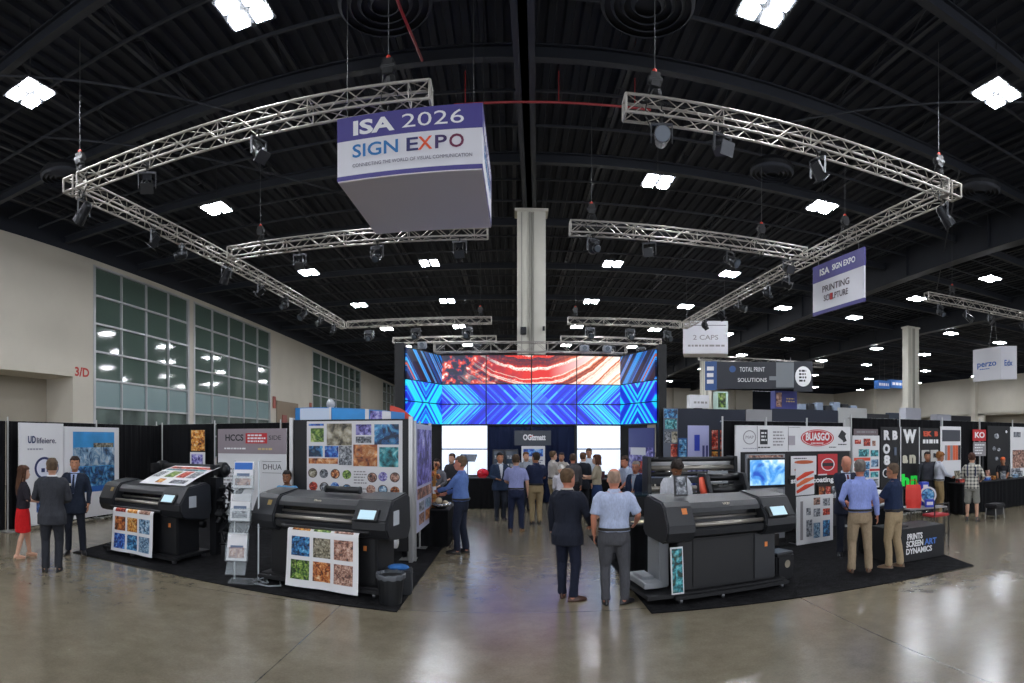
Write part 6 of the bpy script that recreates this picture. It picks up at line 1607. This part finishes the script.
        if tie:
            def tf(u, v):
                z = 1.14 + .34 * v; hw_ = .028 - .012 * v
                return U(((u - .5) * 2 * hw_, yf(min(z, 1.42)) + .024 - max(0, z - 1.42) * .45, z))
            MB().grid(tf, 2, 6, -.005).build('tie', clothmat(tie, 'tie', .2), base)
    for e_ in extras: e_(base, U, HD, arms, Rh)
    return base

# extras that people hold or wear
def hold_paper(side=1, col='d8d6d2', size=(.2, .26)):
    def f(base, U, HD, arms, Rh):
        w_ = arms[side][2]; d = (arms[side][2] - arms[side][1]).normalized()
        MB().box(w_ + d * .12 + Vector((0, .02, .02)), (size[0], .006, size[1]), rx=-.7).build('held_paper', M('held_paper_' + col, col, .6), base)
    return f
def badge(base, U, HD, arms, Rh):
    MB().box(U((.075, .165, 1.30)), (.07, .006, .045)).build('name_badge', M('name_badge', 'd8d4c8', .5), base)
def lanyard(base, U, HD, arms, Rh):
    MB().tube([U((-.06, .05, 1.5)), U((-.05, .14, 1.38)), U((0, .15, 1.2)), U((.05, .14, 1.38)), U((.06, .05, 1.5))], .006, 5).box(U((0, .155, 1.14)), (.08, .006, .11)).build('lanyard_badge', M('lanyard_orange', 'c98a5a', .5), base)
def specs(base, U, HD, arms, Rh):
    m = MB()
    for s in (-1, 1):
        m.tube([HD((s * .031 + .018 * math.cos(q_), .104, .103 + .015 * math.sin(q_))) for q_ in [2 * PI * k / 12 for k in range(13)]], .0025, 5)
        m.tube([HD((s * .05, .1, .108)), HD((s * .078, .02, .105)), HD((s * .08, -.01, .1))], .0025, 5)
    m.tube([HD((-.013, .106, .106)), HD((.013, .106, .106))], .0025, 5)
    m.build('glasses', blackpl, base)
def stripes_pack(base, U, HD, arms, Rh):
    for s in (-1, 1): MB().tube([U((s * .1, -.135, 1.2)), U((s * .11, -.13, 1.4)), U((s * .1, -.04, 1.515)), U((s * .11, .1, 1.4))], .018, 6, flat=.4).build('backpack_strap', M('strap_navy', '27304a', .7), base)
def cup(side):
    def f(base, U, HD, arms, Rh):
        w_ = arms[side][2]; d = (arms[side][2] - arms[side][1]).normalized(); c = w_ + d * .11 + Vector((0, .0, .03))
        MB().tube([c - Vector((0, 0, .06)), c + Vector((0, 0, .07))], [.03, .04], 12).build('held_cup', M('held_cup', 'd8dce0', .4), base)
    return f
def printed_wrap(base, U, HD, arms, Rh):
    w_ = arms[1][2]; MB().box(w_ + Vector((-.05, .05, -.1)), (.16, .05, .26), rz=.2).build('held_leaflet', PIC('blue', 5, 10), base)

PI2 = PI / 2
FH = (-.12, .30, 1.10); FHR = (.12, .30, 1.10)   # hands together in front
# --- left group
person(23, 558, 1.71, -PI2 + .25, 'woman with long brown hair in dark lace blouse and red skirt', sex='f', hair='4a3020', hairstyle='long', top=('blouse', '26232a'), bottom=('skirt', 'c41c20'), shoes='c09a80', lh=(-.10, .30, 1.18), rh=(.14, .26, 1.12), feet=((-.09, .16, .1), (.09, -.14, -.1)), skin='fair', belt=False, extras=(hold_paper(-1, 'd8d6d2', (.14, .18)), printed_wrap), nod=.05)
person(52, 571.5, 1.88, -.12, 'man in charcoal suit seen from behind beside the red-skirted woman', hair='5a4a3a', top=('suit', '34363c'), bottom=('trousers', '2b2d33'), lh=(-.20, .28, 1.12), rh=(.16, .26, 1.10), build=1.06, feet=((-.1, .0, .3), (.1, .02, -.2)), inner='d8d8dc')
person(75, 553.5, 1.87, PI - .2, 'smiling man in navy suit and tie facing the camera on the left', hair='2a1c16', hairstyle='short', skin='tan', top=('suit', '1c2433'), bottom=('trousers', '1a1e28'), tie='20283a', inner='a8b8d8', lh=(-.27, .10, .93), rh=(.2, .25, 1.1), feet=((-.16, .02, .4), (.12, .05, -.2)), yaw=.1, face='smile', extras=(badge,), shoes='111114')
person(px=287, h=1.62, rel=PI - .3, label='dark haired person looking over the middle printer with only the head showing', pos=(W(287, 0, 10.6).x, W(287, 0, 10.6).y, 0), skin='brown', hair='1c1614', top=('tee', '5f9ac8'), face='smile')
# --- aisle left
person(461, 553, 1.87, PI2 - .35, 'man in blue long sleeved shirt at the black table holding a cup', hair='5b4a38', hairstyle='short', skin='ruddy', top=('shirt', '5a74ad'), bottom=('trousers', '1e2434'), lh=(-.10, .42, 1.16), rh=(.14, .34, 1.10), feet=((-.09, .06, .1), (.09, -.06, -.1)), extras=(cup(-1),), yaw=.1, belly=1.15)
person(452, 522, 1.80, PI - .6, 'slim man in dark patterned shirt standing before the left white screen', pos=(W(452, 0, 16.3).x, W(452, 0, 16.3).y, 0), near=False, hair='3a281e', top=('shirt', '2a2b30'), bottom=('trousers', '20242c'), lh=FH, rh=FHR)
person(440, 520, 1.70, PI - .4, 'person in grey sleeves half hidden behind the wooden display stand', pos=(W(437, 0, 14.7).x, W(437, 0, 14.7).y, 0), near=False, hair='2a221e', top=('shirt', '5f5f66'), bottom=('trousers', '23242a'), lh=(-.2, .3, 1.1), rh=(.2, .3, 1.1))
# --- central group
person(500, 520, 1.84, PI + .25, 'dark haired person in navy jacket turned towards the camera in the aisle', near=False, hair='1e1a1a', skin='tan', top=('jacket', '25334a'), bottom=('trousers', '232833'), lh=(-.1, .25, 1.15), rh=(.15, .25, 1.12), inner='c8ccd4', feet=((-.1, 0, .2), (.1, .05, -.2)))
person(516, 531.5, 1.84, -.1, 'man in lavender shirt and navy trousers with his back to us in the aisle', near=False, hair='4a3a2c', top=('short_shirt', '8d93c0'), bottom=('trousers', '1f2740'), rh=(.27, .08, .92), lh=(-.15, .3, 1.1), shoes='8a6a4a', feet=((-.13, 0, .1), (.13, 0, -.2)), build=1.03)
person(536, 524, 1.86, .25, 'man in navy polo and khaki trousers with his back turned in the aisle', near=False, hair='2e241c', skin='tan', top=('polo', '1e2640'), bottom=('trousers', 'a08d6c'), lh=(-.15, .3, 1.1), rh=(.12, .3, 1.12), yaw=.4, build=1.05)
person(527, 516, 1.82, PI + .4, 'brown haired person glimpsed between the lavender shirt and navy polo', near=False, pos=(W(526, 0, 17.5).x, W(526, 0, 17.5).y, 0), hair='6a4a30', top=('shirt', '8a8f98'), bottom=('trousers', '1f2430'))
person(553, 512, 1.85, -PI2 + .5, 'man in pale grey shirt and khaki trousers beyond the navy polo man', near=False, hair='5a4632', top=('shirt', 'b2aca6'), bottom=('trousers', 'a29274'), lh=FH, rh=FHR)
person(562, 514, 1.78, PI - .2, 'smiling person in light shirt at the back of the central crowd', near=False, pos=(W(560, 0, 19.0).x, W(560, 0, 18.4).y, 0), hair='2a201c', skin='tan', top=('shirt', 'a8a298'), bottom=('trousers', '39342c'))
person(566, 518, 1.66, .15, 'stooping person in white shirt behind the dark suited man', near=False, pos=(W(563, 0, 13.6).x, W(563, 0, 13.6).y, 0), hair='c8c4c0', hairstyle='buzz', top=('shirt', 'c2c0c8'), bottom=('trousers', '1f222c'), lean=.35, nod=.5, lh=(-.1, .4, 1.0), rh=(.15, .4, 1.0))
person(574, 512, 1.80, .5, 'person in dark grey top in the middle of the central crowd', near=False, pos=(W(573, 0, 16.0).x, W(573, 0, 16.0).y, 0), hair='4a3a30', skin='ruddy', top=('shirt', '4c4a4e'), bottom=('trousers', '23242a'), yaw=-.6)
person(583, 512, 1.82, -.5, 'man in black suit jacket standing just left of the patterned top woman', near=False, pos=(W(583, 0, 16.8).x, W(583, 0, 16.8).y, 0), hair='5a4030', top=('suit', '23262e'), bottom=('trousers', '1e2028'), lh=(-.15, .3, 1.1))
person(588.5, 505, 1.92, PI + .1, 'tall man in white shirt facing us at the back of the crowd', near=False, pos=(W(589, 0, 18.2).x, W(589, 0, 18.2).y, 0), hair='30241e', skin='tan', top=('shirt', 'b8c0cc'), bottom=('trousers', '2a2c34'))
person(596.5, 508, 1.78, PI2 - .2, 'woman in patterned beige top and navy skirt in the central crowd', near=False, pos=(W(597, 0, 15.8).x, W(597, 0, 15.8).y, 0), sex='f', hair='4a2c20', hairstyle='bob', top=('blouse', 'a49a86'), bottom=('skirt', '23365c'), lh=(-.1, .3, 1.15), rh=(.1, .3, 1.2), shoes='2a2a30', belt=False)
person(629, 510, 1.80, PI2 + .8, 'man in pale blue shirt leaning over right of the central crowd', near=False, pos=(W(629, 0, 14.4).x, W(629, 0, 14.4).y, 0), hair='3a2a22', skin='ruddy', top=('short_shirt', 'a9b4cc'), bottom=('trousers', '2a2e3a'), lean=.2, lh=(-.1, .4, 1.05), rh=(.2, .35, 1.05))
person(636, 530, 1.72, PI - .5, 'man in navy jacket and dark glasses with an orange badge behind the bald man', near=False, pos=(W(636, 0, 12.6).x, W(636, 0, 12.6).y, 0), hair='8a8078', skin='ruddy', top=('jacket', '24304a'), bottom=('trousers', '20242e'), inner='9aa6b8', extras=(specs, lanyard), yaw=.2)
# --- foreground pair
person(567.5, 599, 1.79, -.42, 'man in dark navy suit and brown shoes standing in the foreground aisle', hair='5a4632', hairstyle='short', skin='ruddy', top=('suit', '1c202c'), bottom=('trousers', '1a1f30'), shoes='4a3026', rh=(.24, .24, 1.02), lh=(-.26, .05, .9), feet=((-.1, .05, .25), (.12, -.06, -.75)), yaw=-.25, build=1.02, inner='b8b0a8', face=True)
person(614, 604, 1.80, .0, 'bald man in pale blue short sleeved shirt and grey trousers in the foreground', hair='9a8272', hairstyle='fringe', skin='ruddy', top=('short_shirt', 'a9b4cf'), bottom=('trousers', '4a4b50'), shoes='1b1b1f', rh=(.30, .25, 1.05), lh=(-.27, .06, .92), feet=((-.11, .0, .15), (.14, .02, -.75)), build=1.14, face=False)
# --- man behind the right printer
person(676, 560, 1.86, PI + .25, 'young man in white shirt looking down behind the nearest right printer', pos=(W(675, 0, 9.9).x, W(675, 0, 9.9).y, 0), hair='221a16', hairstyle='curly', skin='brown', top=('shirt', 'b9bbc2'), bottom=('trousers', '23242a'), lh=(-.15, .3, 1.05), rh=(.15, .3, 1.05), nod=.5, lean=.1, near=False, face=True)
# --- right booth group
person(845.5, 555, 1.88, PI + .35, 'bald red faced man in navy suit behind the blue shirted man', hair='8a6a50', hairstyle='fringe', skin='ruddy', top=('suit', '1d2232'), bottom=('trousers', '1b1e28'), inner='b8c4d8', tie='5a2030', lh=(-.05, .32, 1.02), rh=(.1, .32, 1.0), nod=.35, feet=((-.1, 0, .2), (.12, .03, -.3)), face=True)
person(860, 573, 1.86, .12, 'man in light blue shirt and khaki trousers with his back to us on the right', hair='6a6460', hairstyle='short', skin='ruddy', top=('shirt', '8b9ad6'), bottom=('trousers', '9a8870'), shoes='5a4434', lh=(-.24, .18, 1.05), rh=(.29, .06, .9), build=1.05, feet=((-.14, .02, .15), (.14, .03, -.15)), face=False)
person(894, 568, 1.79, PI2 - .45, 'man in navy polo and khaki trousers in profile at the booth table', hair='5a4a3c', hairstyle='buzz', skin='tan', top=('polo', '1f2b46'), bottom=('trousers', 'a39072'), shoes='6a5440', lh=(-.12, .38, 1.14), rh=(.12, .36, 1.1), feet=((-.10, .06, .15), (.10, -.07, -.1)), build=1.05, nod=.12, face=True, extras=(specs,), belly=1.1)
# --- far right
person(939, 515, 1.84, -PI2 + .35, 'curly haired man in white shirt and khaki trousers at the long table', near=False, hair='8a5a30', hairstyle='curly', skin='tan', top=('shirt', 'c4c8d4'), bottom=('trousers', '8f7a58'), shoes='8a5a38', lh=(-.1, .35, 1.1), rh=(.12, .35, 1.1), nod=.25)
person(934, 508, 1.84, PI + .1, 'face of a dark haired person just left of the curly haired man', near=False, pos=(W(931, 0, 16.9).x - .1, W(931, 0, 16.9).y + .05, 0), hair='2a201c', skin='tan', top=('shirt', '3a3c44'), bottom=('trousers', '23242a'))
pl = person(972, 521, 1.84, -.1, 'person in checked shirt and grey shorts with their back to us at the long table', near=False, hair='4a3026', hairstyle='short', skin='fair', top=('loose', 'a8a8a0'), bottom=('shorts', '84847e'), shoes='2a2a2e', lh=(-.2, .28, 1.12), rh=(.25, .22, 1.08), feet=((-.13, 0, .2), (.13, 0, -.2)), extras=(stripes_pack,))
person(1003, 505, 1.62, PI - .1, 'person in black top with an orange head scarf behind the long table', near=False, pos=(W(1003, 0, 19.15).x, W(1003, 0, 19.15).y, 0), hair='c85a30', hairstyle='short', skin='tan', top=('tee', '1a1b20'), bottom=('trousers', '1a1b20'), lh=(-.15, .35, 1.05), rh=(.15, .35, 1.05), nod=.3)
# checked cloth for the plaid shirt
b = NB('plaid_cloth', .85)
gx = b.math('GREATER_THAN', b.math('FRACT', b.math('MULTIPLY', b.x, 11.0)), .6); gz = b.math('GREATER_THAN', b.math('FRACT', b.math('MULTIPLY', b.z, 11.0)), .6)
c_ = b.mix(b.math('MULTIPLY', b.math('ADD', gx, gz), .5), 'c9c6ba', '33343c'); b.out(c_)
for ch in pl.children:
    if ch.name.startswith('loose_shirt'): ch.data.materials[0] = b.m
# ------------------------------------------------------------------ bake the figures' fused surfaces and the lettering into plain meshes
dg = bpy.context.evaluated_depsgraph_get()
new = []
for o, disp in PENDING:
    me = bpy.data.meshes.new_from_object(o.evaluated_get(dg))
    new.append((o, me, disp))
for o, me, disp in new:
    o.modifiers.clear(); old = o.data; o.data = me; me.name = o.name; bpy.data.meshes.remove(old)
    if disp:
        ns = []
        for v in me.vertices:
            p = v.co; k = noise.noise(Vector((p.x * 7 + sum(map(ord, o.name)) % 97, p.y * 7, p.z * 3.2))) + .5 * noise.noise(Vector((p.x * 16, p.y * 16, p.z * 9)))
            ns.append(p + v.normal * (disp * k))
        for v, p in zip(me.vertices, ns): v.co = p
    me.shade_smooth()
fonts = [o for o in C.objects if o.type == 'FONT']
made = []
for o in fonts: made.append((o, bpy.data.meshes.new_from_object(o.evaluated_get(dg))))
for o, me in made:
    nm = o.name; mt = o.data.materials[0]
    n = bpy.data.objects.new('lettering', me); C.objects.link(n)
    n.parent = o.parent; n.location = o.location; n.rotation_euler = o.rotation_euler; n.scale = o.scale
    if not me.materials: me.materials.append(mt)
    bpy.data.objects.remove(o, do_unlink=True); n.name = nm
